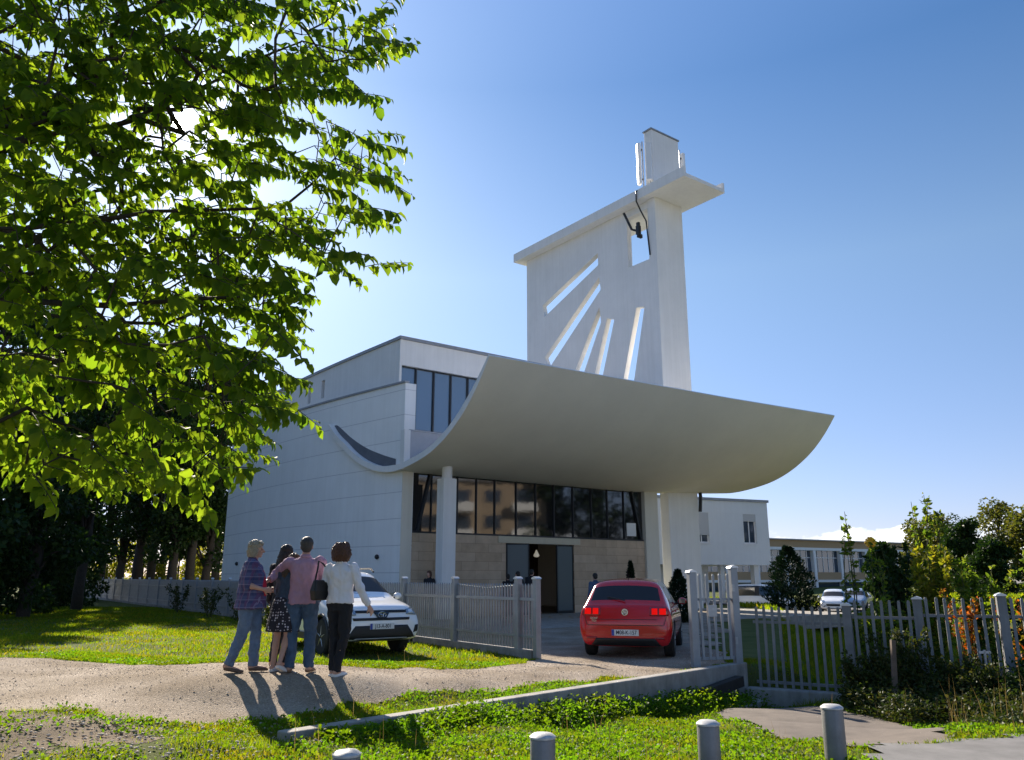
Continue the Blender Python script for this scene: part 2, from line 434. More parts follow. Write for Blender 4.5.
def grid_sheet(name, xs, ys, material, dz=0.0, keep=None, bumpf=None, smooth=True):
    X, Y = np.meshgrid(xs, ys); Z = hgt(X, Y) + dz
    if bumpf is not None: Z = Z + bumpf(X, Y)
    V = np.stack([X.ravel(), Y.ravel(), Z.ravel()], 1)
    nx, ny = len(xs), len(ys)
    I = np.arange((nx-1)*(ny-1)); i, j = I % (nx-1), I // (nx-1)
    F = np.stack([j*nx+i, j*nx+i+1, (j+1)*nx+i+1, (j+1)*nx+i], 1)
    if keep is not None:
        cx = (xs[i] + xs[i+1]) / 2; cy = (ys[j] + ys[j+1]) / 2
        F = F[keep(cx, cy)]
        used = np.unique(F); mp = -np.ones(len(V), int); mp[used] = np.arange(len(used)); V = V[used]; F = mp[F]
    return np_mesh(name, V, F, material, smooth=smooth)

def soil_mat():
    m = mat('meadow_soil', (0.105, 0.115, 0.040), 1.0, spec=.05, var=0.5, vscale=1.2, col2=(0.075, 0.090, 0.025), bump=0.5, bscale=30)
    return m
def gravel_mat():
    m = bpy.data.materials.new('gravel_surface'); m.use_nodes = True
    n, l = nodes_of(m); p = n['Principled BSDF']; p.inputs['Roughness'].default_value = 0.95; p.inputs['Specular IOR Level'].default_value = .1
    tc = n.new('ShaderNodeTexCoord')
    v = n.new('ShaderNodeTexVoronoi'); v.inputs['Scale'].default_value = 62; l.new(tc.outputs['Object'], v.inputs['Vector'])
    nz = n.new('ShaderNodeTexNoise'); nz.inputs['Scale'].default_value = 0.9; nz.inputs['Detail'].default_value = 8; l.new(tc.outputs['Object'], nz.inputs['Vector'])
    r1 = n.new('ShaderNodeValToRGB'); r1.color_ramp.elements[0].color = (0.30, 0.245, 0.19, 1); r1.color_ramp.elements[1].color = (0.56, 0.47, 0.38, 1)
    l.new(v.outputs['Color'], r1.inputs[0])
    r2 = n.new('ShaderNodeValToRGB'); r2.color_ramp.elements[0].position = 0.35; r2.color_ramp.elements[1].position = 0.68
    r2.color_ramp.elements[0].color = (0.62, 0.58, 0.52, 1); r2.color_ramp.elements[1].color = (1.0, 1.0, 1.0, 1)
    l.new(nz.outputs['Fac'], r2.inputs[0])
    mx = n.new('ShaderNodeMix'); mx.data_type = 'RGBA'; mx.blend_type = 'MULTIPLY'; mx.inputs[0].default_value = 1
    l.new(r1.outputs[0], mx.inputs[6]); l.new(r2.outputs[0], mx.inputs[7]); l.new(mx.outputs[2], p.inputs['Base Color'])
    b = n.new('ShaderNodeBump'); b.inputs['Strength'].default_value = 0.9; b.inputs['Distance'].default_value = 0.02
    l.new(v.outputs['Distance'], b.inputs['Height']); b.invert = True; l.new(b.outputs[0], p.inputs['Normal'])
    return m
M_soil, M_gravel = soil_mat(), gravel_mat()
M_asphalt = mat('old_asphalt', (0.20, 0.19, 0.18), 0.9, var=0.3, vscale=3, bump=0.4, bscale=140)
M_apron = mat('dusty_concrete', (0.155, 0.125, 0.10), 0.95, var=0.35, vscale=2.5, bump=0.4, bscale=90)

def axis(fine0, fine1, step, far0, far1):
    a = list(np.arange(fine0, fine1 + 1e-6, step)); d = step
    lo = []; x = fine0
    while x > far0: d *= 1.22; x -= d; lo.append(x)
    d = step; hi = []; x = fine1
    while x < far1: d *= 1.22; x += d; hi.append(x)
    return np.array(lo[::-1] + a + hi)
gx, gy = axis(-9, 10, 0.10, -3500, 3500), axis(4.5, 18, 0.10, -400, 4500)
def soil_bump(X, Y):
    near = sstep((40 - np.hypot(X, Y)) / 20)
    return near * (fbm(X, Y, 3, 2, 1.3) - 0.5) * 0.05
tag(grid_sheet('ground', gx, gy, M_soil, bumpf=soil_bump, dz=0.0), kind='structure')
def in_gravel(x, y):
    return inpoly(GRAVEL, x + (fbm(x, y, 5, 3, 1.1) - .5) * 1.0, y + (fbm(x, y, 6, 3, 1.1) - .5) * 1.0)
def gravel_bump(X, Y): return soil_bump(X, Y) + fbm(X, Y, 11, 3, 2.2) * 0.016
gpx, gpy = axis(-9, 5.2, 0.09, -27, 13), axis(8.2, 17, 0.09, 8, 41)
tag(grid_sheet('gravel_path', gpx, gpy, M_gravel, dz=0.003, keep=in_gravel, bumpf=gravel_bump), kind='structure')
tag(grid_sheet('street', axis(-8, 10, 0.2, -80, 80), axis(2, 12, 0.2, -60, 30), M_asphalt, dz=0.030,
    keep=lambda x, y: (street_side(x, y) < 0)), kind='structure')
tag(grid_sheet('concrete_apron', np.arange(2, 6, 0.07), np.arange(7, 15, 0.07), M_apron, dz=0.024, keep=lambda x, y: inpoly(APRON, x + (fbm(x,y,8,3,2.5)-.5)*.35, y + (fbm(x,y,9,3,2.5)-.5)*.35) & (street_side(x, y) > 0)), kind='structure')
tag(grid_sheet('parking_lot', np.arange(6, 42, 1.0), np.arange(44, 68, 1.0), M_asphalt, dz=0.06, keep=lambda x, y: inpoly(PARKING, x, y)), kind='structure')
M_bare = mat('trodden_soil', (0.24, 0.19, 0.14), 1.0, spec=.05, var=0.4, vscale=2.2, bump=0.5, bscale=60)
tag(grid_sheet('bare_soil', np.arange(-8, -1.6, 0.06), np.arange(5.6, 9.6, 0.06), M_bare, dz=0.004, bumpf=soil_bump, keep=lambda x, y: (fbm(x, y, 31, 3, .9) + .25 * (fbm(x, y, 12, 3, 5) - .5) < .47 + .1 * (x < -4)) & (street_side(x, y) > .1) & ((x - WA[0]) * _n[0] + (y - WA[1]) * _n[1] < -.12)), kind='structure')

# ------------------------------------------------------------------ church
U = Vector((0.8, 0.6, 0)); W = Vector((-0.6, 0.8, 0))
CH_O = Vector((2.70, 35.53, 0)); CH_R = math.atan2(0.6, 0.8)
church = empty('church', CH_O, CH_R)
tag(church, 'white modern church under a sweeping curved entrance canopy', 'church')
ZB = -0.4
NY = 18.3                                   # depth of the nave
def xw(y): return -8.60 - 1.35 * math.sin(math.pi * min(max(y, 0), 30) / 23)      # the side wall bulges outwards in plan
def xu(y): return -8.46 - 0.36 * math.sin(math.pi * min(max(y - 1, 0), 30) / 20)  # and so does the upper wall
def curved(name, x0f, x1f, ya, yb, z0, z1, m, n=28, smooth=True):
    b = MB(); rings = []
    for i in range(n + 1):
        y = ya + (yb - ya) * i / n; a, c = x0f(y), x1f(y)
        rings.append([(a, y, z0), (c, y, z0), (c, y, z1), (a, y, z1)])
    b.loft(rings); return b.build(name, m, church, auto=30)
curved('side_wall', xw, lambda y: xw(y) + .48, 0, NY, ZB, 8.92, M_panel)
curved('wall_coping', lambda y: xw(y) - .06, lambda y: xu(y) + .02, -.03, NY + .05, 8.923, 9.0, M_coping)
SW = [(7.45, 7.80), (8.95, 9.30)]; z0, z1 = 9.62, 10.5
ys = [1.152, SW[0][0], SW[0][1], SW[1][0], SW[1][1], NY]
xui = lambda y: xu(y) + .32
for i in range(5):
    if i in (1, 3):
        curved('upper_side_wall', xu, xui, ys[i], ys[i+1], 9.003, z0, M_plaster, 2); curved('upper_side_wall', xu, xui, ys[i], ys[i+1], z1, 10.93, M_plaster, 2)
        curved('slit_window', lambda y: xu(y) + .16, lambda y: xu(y) + .2, ys[i] - .001, ys[i+1] + .001, z0, z1, M_winfar, 2)
    else: curved('upper_side_wall', xu, xui, ys[i], ys[i+1], 9.003, 10.93, M_plaster, 12)
b = MB(); b.box(4.42, 4.9, 0.32, NY, ZB, 10.93); b.build('side_wall', M_plaster, church)
b = MB(); b.box(xw(NY) + .49, 4.41, NY - .3, NY, ZB, 8.9); b.box(-8.2, 4.41, NY - .3, NY, 8.902, 10.93); b.build('rear_wall', M_plaster, church)
curved('roof', lambda y: xu(y) - .06, lambda y: 4.96, .72, NY + .1, 10.933, 11.06, M_coping)
# upper front wall round the window band
b = MB()
b.box(-8.46, 4.42, .8, 1.15, 9.86, 10.93)
b.box(-8.46, -8.36, .8, 1.15, 7.26, 9.858); b.box(-4.30, 4.42, .8, 1.15, 7.26, 9.858)
b.box(-8.0, 4.42, .8, 1.15, 5.9, 7.258)
b.build('upper_front_wall', M_plaster, church)
g = MB(); g.box(-8.36, -4.3, 1.0, 1.03, 7.26, 9.858); wb = g.build('window_band', M_glaz2, church)
m = MB()
for x in (-7.60, -6.74, -5.90, -5.04): m.box(x - .035, x + .035, .93, 1.0, 7.30, 9.82)
m.box(-8.36, -4.3, .93, 1.0, 9.82, 9.858); m.box(-8.36, -4.3, .93, 1.0, 7.26, 7.30); m.box(-8.36, -8.31, .93, 1.0, 7.3, 9.82)
m.build('window_frame', M_darkmetal, wb)
# balcony parapet standing in the trough of the canopy
b = MB(); b.box(-8.88, -8.62, -.55, -.25, 5.45, 6.95); b.build('parapet_post', M_plaster, church)
b = MB(); b.box(-8.62, -4.6, -.50, -.40, 5.6, 6.93); b.box(-8.64, -4.6, -.53, -.37, 6.932, 6.98)
b.build('balcony_parapet', mat('grey_parapet_panel', (0.36, 0.38, 0.42), 0.35, var=.1), church)
# curved canopy: profile in (y, z)
PROF = [(4.79,7.80),(4.31,7.27),(3.73,6.80),(3.04,6.30),(2.26,5.87),(1.41,5.56),(.6,5.43),(-.29,5.44),(-1.41,5.58),(-2.46,5.81),(-3.45,6.20),(-4.30,6.70),(-4.90,7.17),(-5.40,7.67),(-5.80,8.15),(-6.13,8.60)]
def catmull(P, n):
    P = [np.array(p, float) for p in P]; P = [2*P[0]-P[1]] + P + [2*P[-1]-P[-2]]
    out = []; segs = len(P) - 3
    for k in range(n):
        t = k / (n-1) * segs; i = min(int(t), segs-1); u = t - i
        a, b_, c, d = P[i:i+4]
        out.append(0.5*((2*b_)+(-a+c)*u+(2*a-5*b_+4*c-d)*u*u+(-a+3*b_-3*c+d)*u**3))
    return np.array(out)
prof = catmull(PROF, 56)
def offset_curve(p, dist):
    t = np.gradient(p, axis=0); nrm = np.stack([t[:,1], -t[:,0]], 1); nrm /= np.linalg.norm(nrm, axis=1)[:,None]
    return p + nrm * np.asarray(dist)[:,None] * -1.0
sgn = 1.0
taper = np.interp(np.arange(56), [0, 8, 44, 55], [.10, .22, .24, .09])
inner = offset_curve(prof, taper)
if inner[20,1] < prof[20,1]: inner = offset_curve(prof, -taper)
def can_dz(a, y):
    e = np.clip((a - 3.5) / 7.9, 0, 1); k = float(sstep(np.array((-y - .5) / 5.6)))
    return .42 * e ** 1.3 * (1 - k) + k * (.017 * max(0, a + 8.9) + .07 * e)
def a_left(y): return -8.9 if y < .2 else min(-8.9, xw(y) - .25)
def canopy():
    rings = []
    for t in np.linspace(0, 1, 34):
        ring = []
        for y, z in list(prof) + list(inner[::-1]):
            a = a_left(y) + t * (11.4 - a_left(y)); ring.append((a, y, z + can_dz(a, y)))
        rings.append(ring)
    b = MB(); n = len(rings[0]); h = n // 2
    vs = [p for r in rings for p in r]; fs = []; mi = []
    for i in range(len(rings)-1):
        for k in range(n):
            k2 = (k+1) % n; b_f = (i*n+k, i*n+k2, (i+1)*n+k2, (i+1)*n+k); fs.append(b_f)
            mi.append(0 if k < h - 1 else 1)
    for base in (0, (len(rings)-1)*n):
        for k in range(h-1):
            fs.append((base+k, base+k+1, base+n-2-k, base+n-1-k)); mi.append(1)
    b.v = vs; b.f = fs; b.mi = mi
    o = b.build('canopy', [M_soffit, M_plaster], church)
    me = o.data; me.shade_smooth(); me.set_sharp_from_angle(angle=R(35))
canopy()
# dark band along the top of the canopy where it dives into the side wall
lowk = catmull([(4.62,7.70),(4.40,7.52),(3.75,6.97),(2.79,6.33),(1.9,5.90),(1.2,5.74),(.41,5.72)], 24); topk = catmull([(4.66,7.80),(4.36,7.75),(3.37,7.12),(2.31,6.58),(1.34,6.22),(.9,6.08),(.41,5.94)], 24)
b = MB(); L = len(lowk); vs = []
for dx in (-.02, .05): vs += [(xw(y) + dx, y, z) for y, z in lowk] + [(xw(y) + dx, y, z) for y, z in topk]
fs = []
for k in range(L-1):
    fs += [(k, k+1, L+k+1, L+k), (2*L+k, 3*L+k, 3*L+k+1, 2*L+k+1), (k, 2*L+k, 2*L+k+1, k+1), (L+k, L+k+1, 3*L+k+1, 3*L+k)]
b.add(vs, fs); b.build('canopy_gutter', mat('grey_gutter', (0.13, 0.14, 0.165), 0.6, var=.3, vscale=1.5), church)
# facade
b = MB(); b.box(-8.61, -8.16, -.03, -.002, ZB, 5.52); b.build('pilaster', mat('warm_bounce_plaster', (0.70, 0.66, 0.56), 0.85, var=.06, vscale=.8, streak=.06), church)  # white plaster with the warm bounce from the ground put into its colour
b = MB(); b.box(4.42, 5.30, -.12, .3, ZB, 5.50); b.build('pilaster', MATS['warm_bounce_plaster'], church)
b = MB(); b.box(-8.13, -3.69, 0, .3, ZB, 3.13); b.build('stone_wall', M_stone, church); b = MB(); b.box(0.0, 4.42, 0, .3, ZB, 3.13); b.build('stone_wall', M_stone, church)
b = MB(); b.box(-3.69, 0.0, -.05, .3, 2.86, 3.13); b.box(-4.1, -3.692, -.05, -.002, 2.86, 3.13); b.box(0.002, .35, -.05, -.002, 2.86, 3.13); b.build('door_lintel', mat('beige_stone_trim', (0.55, 0.49, 0.36), 0.7, var=.08), church)
g = MB(); g.box(-8.13, 4.42, .10, .14, 3.135, 5.6); gl = g.build('glazing', M_glaz, church)
m = MB()
for x in (-7.25, -6.05, -5.13, -4.21, -3.1, -2.06, -1.04, 0.06, 1.16, 2.15, 3.2): m.box(x - .02, x + .02, .04, .10, 3.20, 5.55)
m.box(-8.13, 4.42, .03, .10, 3.135, 3.20)
for sx, x0, x1 in ((1, -7.9, -7.35), (-1, 4.3, 3.75)):
    m.prism([(x0, 3.2), (x0 + .09 * sx, 3.2), (x1 + .09 * sx, 5.5), (x1, 5.5)], 'Y', .0, .09)
m.build('glazing_frame', M_darkmetal, gl)
# door leaves folded open, dark interior
def leaf(x, ang, w=.95):
    h = empty('door', (x, .02, 0), ang, church)
    p = MB(); p.box(.05, w - .05, -.012, .012, .12, 2.78); 
    f = MB(); f.box(0, .05, -.03, .03, .02, 2.83); f.box(w - .05, w, -.03, .03, .02, 2.83); f.box(.05, w - .05, -.03, .03, .02, .12); f.box(.05, w - .05, -.03, .03, 2.78, 2.83); f.box(w - .16, w - .12, -.09, -.05, .9, 1.5)
    d = f.build('door_frame', M_darkmetal, h); p.build('door_glass', M_frosted, h)
leaf(-3.64, R(-50)); leaf(-.06, R(180 + 8), 1.05)
b = MB(); b.box(-8.0, 4.4, .3, 17.9, ZB, .02); b.build('floor', mat('interior_floor', (0.10, 0.07, 0.05), 0.5), church)
b = MB(); b.box(-8.0, 4.4, 8.0, 8.2, .02, 10.9); b.build('inner_wall', mat('inner_wood', (0.09, 0.05, 0.03), 0.7), church)
def pendant(x, y, z, r, em, cname):
    p = MB(); p.lathe([(.005, .1 + r), (.02, .09 + r), (r*.55, r*.8), (r, 0), (r*.85, -r*.5), (.02, -r*.7)], 16, (x, y, z)); q = MB(); q.tube([(x, y, z + .1), (x, y, 5.4)], .012, 5)
    s = p.build('lamp_shade', mat(cname, (0.8, 0.72, 0.55), 0.5, emit=em), church, smooth=True); q.build('cord', M_black, s)
pendant(-1.45, .8, 2.42, .13, 0.12, 'pale_lamp'); pendant(-2.6, 7.2, 2.0, .09, 9.0, 'warm_lamp'); pendant(-1.3, 7.0, 2.1, .09, 9.0, 'warm_lamp')
tag(church, 'white modern church under a sweeping curved entrance canopy', 'church')
# column
b = MB(); b.box(-7.62, -7.04, -1.40, -.92, ZB, 5.12); b.lathe([(.20, 5.12), (.20, 5.62)], 20, (-7.33, -1.16, 0)); b.build('column', M_plaster, church, bevel=.02)
b = MB(); b.tube([(8.5, -.08, 5.72), (8.5, -.10, 5.45), (8.46, -.06, 4.7)], .09, 8); b.build('drain_spout', M_black, church)
b = MB(); b.box(3.35, 3.95, .055, .085, 3.35, 3.95); b.build('window_notice', M_plate, church)
for y, z in ((5.2, 2.2), (1.3, 2.25), (14.5, 2.15)):
    b = MB(); q = xw(y); b.lathe([(.08, q - .003), (.10, q - .04), (.08, q - .10), (.03, q - .13)], 12, (0, y, z), 'X'); b.build('wall_lamp', M_black, church, smooth=True)
b = MB(); b.box(-9.5, 9.5, -7.5, -.02, -.5, .012); 
b.build('entrance_terrace', M_concrete, church)

# ------------------------------------------------------------------ bell tower with its cross
tower = empty('cross_tower', CH_O + U * 7.3 + W * .4, CH_R)
tag(tower, 'tall white cross shaped bell tower with slit openings behind the canopy', 'tower')
TX, TY = 7.3, .4        # offsets: local coords below are written in the church frame
def tb(bm): bm.v = [(x - TX, y - TY, z) for x, y, z in bm.v]; return bm
b = MB(); b.box(6.22, 8.40, 0.0, .55, ZB, 25.5); tb(b).build('tower_shaft', M_plaster, tower, bevel=.02)
b = MB(); b.box(6.16, 8.46, -.05, .60, 25.502, 25.58); tb(b).build('coping', M_coping, tower)
def plate():
    outer = [(.553, 5.9), (11.3, 5.9), (11.3, 21.42), (.553, 21.42)]
    holes = [[(2.2, 18.05), (2.2, 21.0), (.62, 21.0), (.62, 18.05)],
        [(9.72,17.95),(4.6,19.75),(4.6,19.0),(9.55,17.15)], [(9.58,14.55),(4.55,18.25),(4.45,17.45),(9.2,13.75)],
        [(6.75,13.2),(4.6,16.45),(4.5,15.5),(6.3,12.4)], [(5.25,12.3),(4.0,15.6),(3.42,15.4),(4.65,11.9)], [(2.95,11.6),(1.72,15.6),(1.12,15.5),(2.25,11.0)]]
    cu = bpy.data.curves.new('plate', 'CURVE'); cu.dimensions = '2D'; cu.fill_mode = 'BOTH'; cu.extrude = .16
    for poly in [outer] + holes:
        s = cu.splines.new('POLY'); s.points.add(len(poly) - 1); s.use_cyclic_u = True
        for pt, (y, z) in zip(s.points, poly): pt.co = (y, z, 0, 1)
    t = bpy.data.objects.new('plate', cu); COL.objects.link(t)
    dg = bpy.context.evaluated_depsgraph_get(); dg.update()
    me = bpy.data.meshes.new_from_object(t.evaluated_get(dg)); bpy.data.objects.remove(t)
    for v in me.vertices: y, z, x = v.co; v.co = (6.46 + x - TX, y - TY, z)
    bm = bmesh.new(); bm.from_mesh(me); bmesh.ops.recalc_face_normals(bm, faces=bm.faces); bm.to_mesh(me); bm.free()
    me.materials.clear(); me.materials.append(M_plaster)
    link(bpy.data.objects.new('slotted_wall', me), tower)
plate()
b = MB()
AX0, AX1, AY0, AY1 = 5.72, 8.92, -2.55, 11.95
b.box(AX0, AX1, AY0, -.003, 21.42, 21.62); b.box(AX0, AX1, .556, AY1, 21.424, 21.62); b.box(AX0, 6.217, -.003, .556, 21.42, 21.62); b.box(8.403, AX1, -.003, .556, 21.42, 21.62)
b.box(AX0, AX0 + .14, AY0, AY1, 21.622, 21.98); b.box(AX1 - .14, AX1, AY0, AY1, 21.622, 21.98)
tb(b).build('cross_arm', M_plaster, tower)
# mobile phone antennas and the bell gear on the tower
def antenna(loc, label, h=2.4, rz=0):
    a = empty('cell_antenna', loc, CH_R + rz)
    p = MB(); p.box(-.15, .15, -.10, .10, 0, h); p.build('panel', mat('antenna_white', (0.8, 0.8, 0.8), 0.4), a, bevel=.05, segs=3)
    q = MB(); q.tube([(0, .22, -.35), (0, .22, h + .15)], .04, 8); q.build('mast_pipe', M_steel, a)
    for z in (.3, h - .4): r = MB(); r.box(-.03, .03, .1, .22, z, z + .08); r.build('bracket', M_darkmetal, a)
    tag(a, label, 'antenna', 'phone antennas on the tower top')
def TW(x, y, z): return CH_O + U * x + W * y + Vector((0, 0, z))
antenna(TW(5.95, .75, 22.35), 'bright white panel antenna on the left side of the tower top', 2.5, R(-116))
antenna(TW(9.05, .3, 23.5), 'slim grey antenna on the right side of the tower top', 1.6, R(90))
antenna(TW(6.05, .1, 22.4), 'narrow antenna beside the front left tower edge above the cross arm', 2.2, R(-60))
hub = empty('bell_bracket', TW(6.2, .9, 19.6), CH_R)
b = MB(); b.tube([(-.25, 1.15, 1.55), (-.3, .55, .35), (-.2, .1, .1)], .07, 6); b.build('strut', M_black, hub)
b = MB(); b.box(-.36, -.14, .0, .22, -.1, .42); b.box(-.33, -.17, .02, .2, .421, .62); b.box(-.42, -.10, -.06, .1, -.32, -.101); b.build('radio_box', M_black, hub, bevel=.03)
tag(hub, 'black radio boxes on a bent strut in the square tower opening', 'antenna gear')
cab = MB(); cab.tube([TW(6.15, .25, 22.2), TW(6.1, .5, 22.0), TW(5.66, .8, 21.9), TW(5.66, .8, 21.3), TW(6.0, .85, 20.9), TW(6.15, .6, 20.2), TW(6.17, .45, 18.2)], .04, 6)
tag(cab.build('antenna_cable', M_black), 'black cable bundle running down the cross tower beneath the antennas', 'cable')

# ------------------------------------------------------------------ annex on columns, school, reflected block of flats
def frame_building(name, loc, ang):
    return empty(name, loc, ang)
M_render = mat('pale_grey_render', (0.66, 0.68, 0.68), 0.9, var=.06, vscale=.6, streak=.04)
ax_ang = math.atan2(.407, .914)
annex = empty('office_block', (18.05, 56.8, 0), ax_ang)
tag(annex, 'pale flat roofed block raised on columns to the right of the church', 'building')
def wall_with_windows(length, z0, z1, wins, thick=.3):
    """front wall along -x..0 at y=0 with openings; wins: (x0,x1,za,zb) same za,zb"""
    b = MB(); xs = sorted([-length, 0] + [w[0] for w in wins] + [w[1] for w in wins]); za, zb = wins[0][2], wins[0][3]
    b.box(-length, 0, 0, thick, z0, za - .002); b.box(-length, 0, 0, thick, zb + .002, z1)
    for i in range(0, len(xs) - 1, 2): b.box(xs[i], xs[i+1], 0, thick, za, zb)
    return b
wins = [(-5.55, -4.35, 3.75, 5.75), (-2.05, -.95, 3.75, 5.75)]
wins = [(-6.3, -5.15, 3.75, 5.75), (-2.2, -1.1, 3.75, 5.75)]
wall_with_windows(16, 2.3, 6.6, wins).build('wall', M_render, annex)
b = MB(); b.box(-16, -15.7, .3, 9.7, 2.3, 6.6); b.box(-.3, 0, .3, 9.7, 2.3, 6.6); b.box(-16, 0, 9.7, 10, 2.3, 6.6); b.box(-15.7, -.3, .3, 9.7, 2.3, 2.5); b.build('wall', M_render, annex)
b = MB(); b.box(-16.1, .1, -.1, 10.1, 6.602, 6.78); b.build('roof', M_coping, annex)
for i, (x0, x1, za, zb) in enumerate(wins):
    f = MB(); f.box(x0, x1, .12, .2, za, za + .07); f.box(x0, x0 + .07, .12, .2, za + .07, zb - .5); f.box(x1 - .07, x1, .12, .2, za + .07, zb - .5); f.box((x0+x1)/2 - .035, (x0+x1)/2 + .035, .12, .2, za + .07, zb - .5)
    fr = f.build('window', mat('white_window_frame', (0.7, 0.7, 0.7), .5), annex)
    p = MB(); p.box(x0 + .07, x1 - .07, .16, .17, za + .07, zb - .5); p.build('pane', M_winfar, fr)
    s = MB(); s.box(x0, x1, .02, .14, zb - (.5 if i else 1.5), zb); s.build('roller_shutter', mat('shutter_grey', (0.45, 0.45, 0.44), .6), fr)
    l = MB(); l.box(x0 - .06, x1 + .06, -.08, .1, za - .07, za - .003); l.build('sill', MATS['white_window_frame'], fr)
b = MB(); b.box(-16, -4.2, 1.6, 8, -1.2, 2.298); b.build('ground_floor', M_render, annex)
for x in (-1.0,):
    for y in (.6, 9.0):
        b = MB(); b.box(x - .2, x + .2, y - .2, y + .2, -1.2, 2.298); b.build('column', M_render, annex)
b = MB(); b.box(-3.9, -3.6, .6, .9, -1.2, 2.298); b.build('column', M_render, annex)

school = empty('school_building', (26.0, 98.0, 0), math.atan2(.509, .861))
tag(school, 'long low two storey school with tan bands and glass strips behind the trees', 'building')
M_tan = mat('tan_band', (0.40, 0.27, 0.15), .8, var=.1); M_white = mat('white_trim', (0.75, 0.75, 0.75), .7)
SL = 52
b = MB(); b.box(-6, SL, 0, 14, 5.2, 6.1); b.box(-6, SL, 0, 14, 1.15, 2.1); b.build('spandrel_band', M_tan, school)
b = MB(); b.box(-6, SL, -.12, 14, 4.85, 5.198); b.box(-6, SL, -.12, 14, .85, 1.148); b.build('trim_band', M_white, school)
b = MB(); b.box(-6.2, SL + .2, -.3, 14.3, 6.102, 6.25); b.build('roof', M_coping, school)
b = MB(); b.box(-6, SL, .4, 13.6, 2.102, 4.848); b.box(-6, SL, .4, 13.6, -1.5, .848); b.build('window_strip', M_winfar, school)
for k in range(12):
    x = -5.8 + k * 5.25; b = MB(); b.box(x, x + .45, -.13, .398, -1.5, 4.84); b.build('pilaster', M_white, school)
b = MB()
for k in range(12):
    for j in range(1, 5):
        x = -5.6 + k * 5.25 + j * 1.05; b.box(x, x + .05, .34, .398, 2.11, 4.84)
    b.box(-5.3 + k * 5.25, -.7 + k*5.25, .34, .398, 3.9, 3.98)
b.build('window_frame', M_white, school)

flats = empty('apartment_block', (48.9, 6.6, 0), R(-108))
tag(flats, 'tan apartment block across the road mirrored in the church glazing', 'building')
M_flat = mat('tan_render', (0.36, 0.28, 0.20), .9, var=.1)
b = MB(); b.box(-16, 16, 0, 10, -.5, 11.8); b.build('wall', M_flat, flats)
b = MB(); b.box(-16.4, 16.4, -.4, 10.4, 11.802, 12.2); b.build('roof', M_coping, flats)
for fl in range(4):
    for k in range(9):
        x = -14.6 + k * 3.5
        b = MB(); b.box(x, x + 1.9, -.03, -.003, 1.0 + fl * 2.8, 2.5 + fl * 2.8); w = b.build('window', M_winfar, flats)
        if k % 2 == 0:
            c = MB(); c.box(x - .4, x + 2.3, -1.1, -.004, .1 + fl * 2.8, .95 + fl * 2.8); c.build('balcony', M_white, flats)
# ------------------------------------------------------------------ retaining wall, bollards, fences
def V2(p): return Vector((p[0], p[1], 0))
def retaining():
    b = MB(); n = 40; rings = []
    for i in range(n + 1):
        p = WA + _d * WLEN * i / n
        zt = max(0.0, H(*(p - _n * .35)) + .03) if i < n*.3 else .03
        zt = .035
        q0, q1 = p - _n * .06, p + _n * .12
        zb = -1.0
        rings.append([(q0[0], q0[1], zb), (q1[0], q1[1], zb), (q1[0], q1[1], zt), (q0[0], q0[1], zt)])
    b.loft(rings); o = b.build('retaining_wall', M_concrete, bevel=.015)
    tag(o, 'low stained concrete retaining wall sloping from the gate post into the grass', 'wall')
retaining()
def bollard(x, y, top, r, label):
    g = H(x, y); t = empty('bollard', (x, y, g - .05)); h = top - g + .05
    p = MB(); p.lathe([(r, 0), (r, h - .012), (r - .006, h)], 28); p.build('pipe', mat('bollard_steel', (0.23, 0.225, 0.22), 0.5, metal=.35, var=.3, vscale=5, bump=.08, streak=.3), t, auto=40)
    c = MB(); c.lathe([(r + .004, h), (r + .004, h + .012), (r - .02, h + .03), (.01, h + .034)], 28); c.build('cap', mat('bollard_cap', (0.50, 0.49, 0.47), 0.6, metal=.2, var=.3, vscale=20), t, auto=40)
    tag(t, label, 'bollard', 'steel bollards along the street edge')
for a in [((-1.02, 5.32), .43, .085, 'steel bollard at the bottom edge, only its pale cap showing, nearest to the long shadows'), ((.21, 5.87), .43, .086, 'steel bollard standing in the middle of the lush grass in front of the white car'),
          ((1.46, 6.37), .43, .082, 'steel bollard in the grass below the dark plank of the retaining wall'), ((2.68, 7.13), .43, .088, 'tall looking steel bollard beside the concrete apron at the corner of the pavement')]:
    bollard(a[0][0], a[0][1], a[1], a[2], a[3])

M_fence = mat('fence_grey', (0.31, 0.33, 0.35), 0.45, metal=.35, var=.2, vscale=3, bump=.03)
M_fence_r = mat('fence_weathered', (0.24, 0.245, 0.25), 0.6, metal=.2, var=.3, vscale=3, bump=.05, streak=.2)
def pickets(o, L, h, material, gap=.105, w=.05, z0=.08, rails=(.22, .80), sag=0.0, topf=None, t=.022):
    """a fence panel along local x of length L"""
    b = MB(); n = max(2, int(L / gap))
    for i in range(n):
        x = (i + .5) * L / n; hh = h if topf is None else topf(x / L) * h
        hh += random.uniform(-.012, .012); k = random.uniform(-.012, .012); xx = x + random.uniform(-.005, .005)
        b.prism([(xx - w/2, z0), (xx + w/2, z0), (xx + w/2 + k, hh - .03), (xx + w*.3 + k, hh), (xx - w*.3 + k, hh), (xx - w/2 + k, hh - .03)], 'Y', -t - .002 - abs(k) * .3, -.002)
    p = b.build('picket_panel', material, o)
    for f in rails:
        r = MB(); r.box(0, L, 0, .035, h * f, h * f + .045); r.build('rail', material, o)
    return p
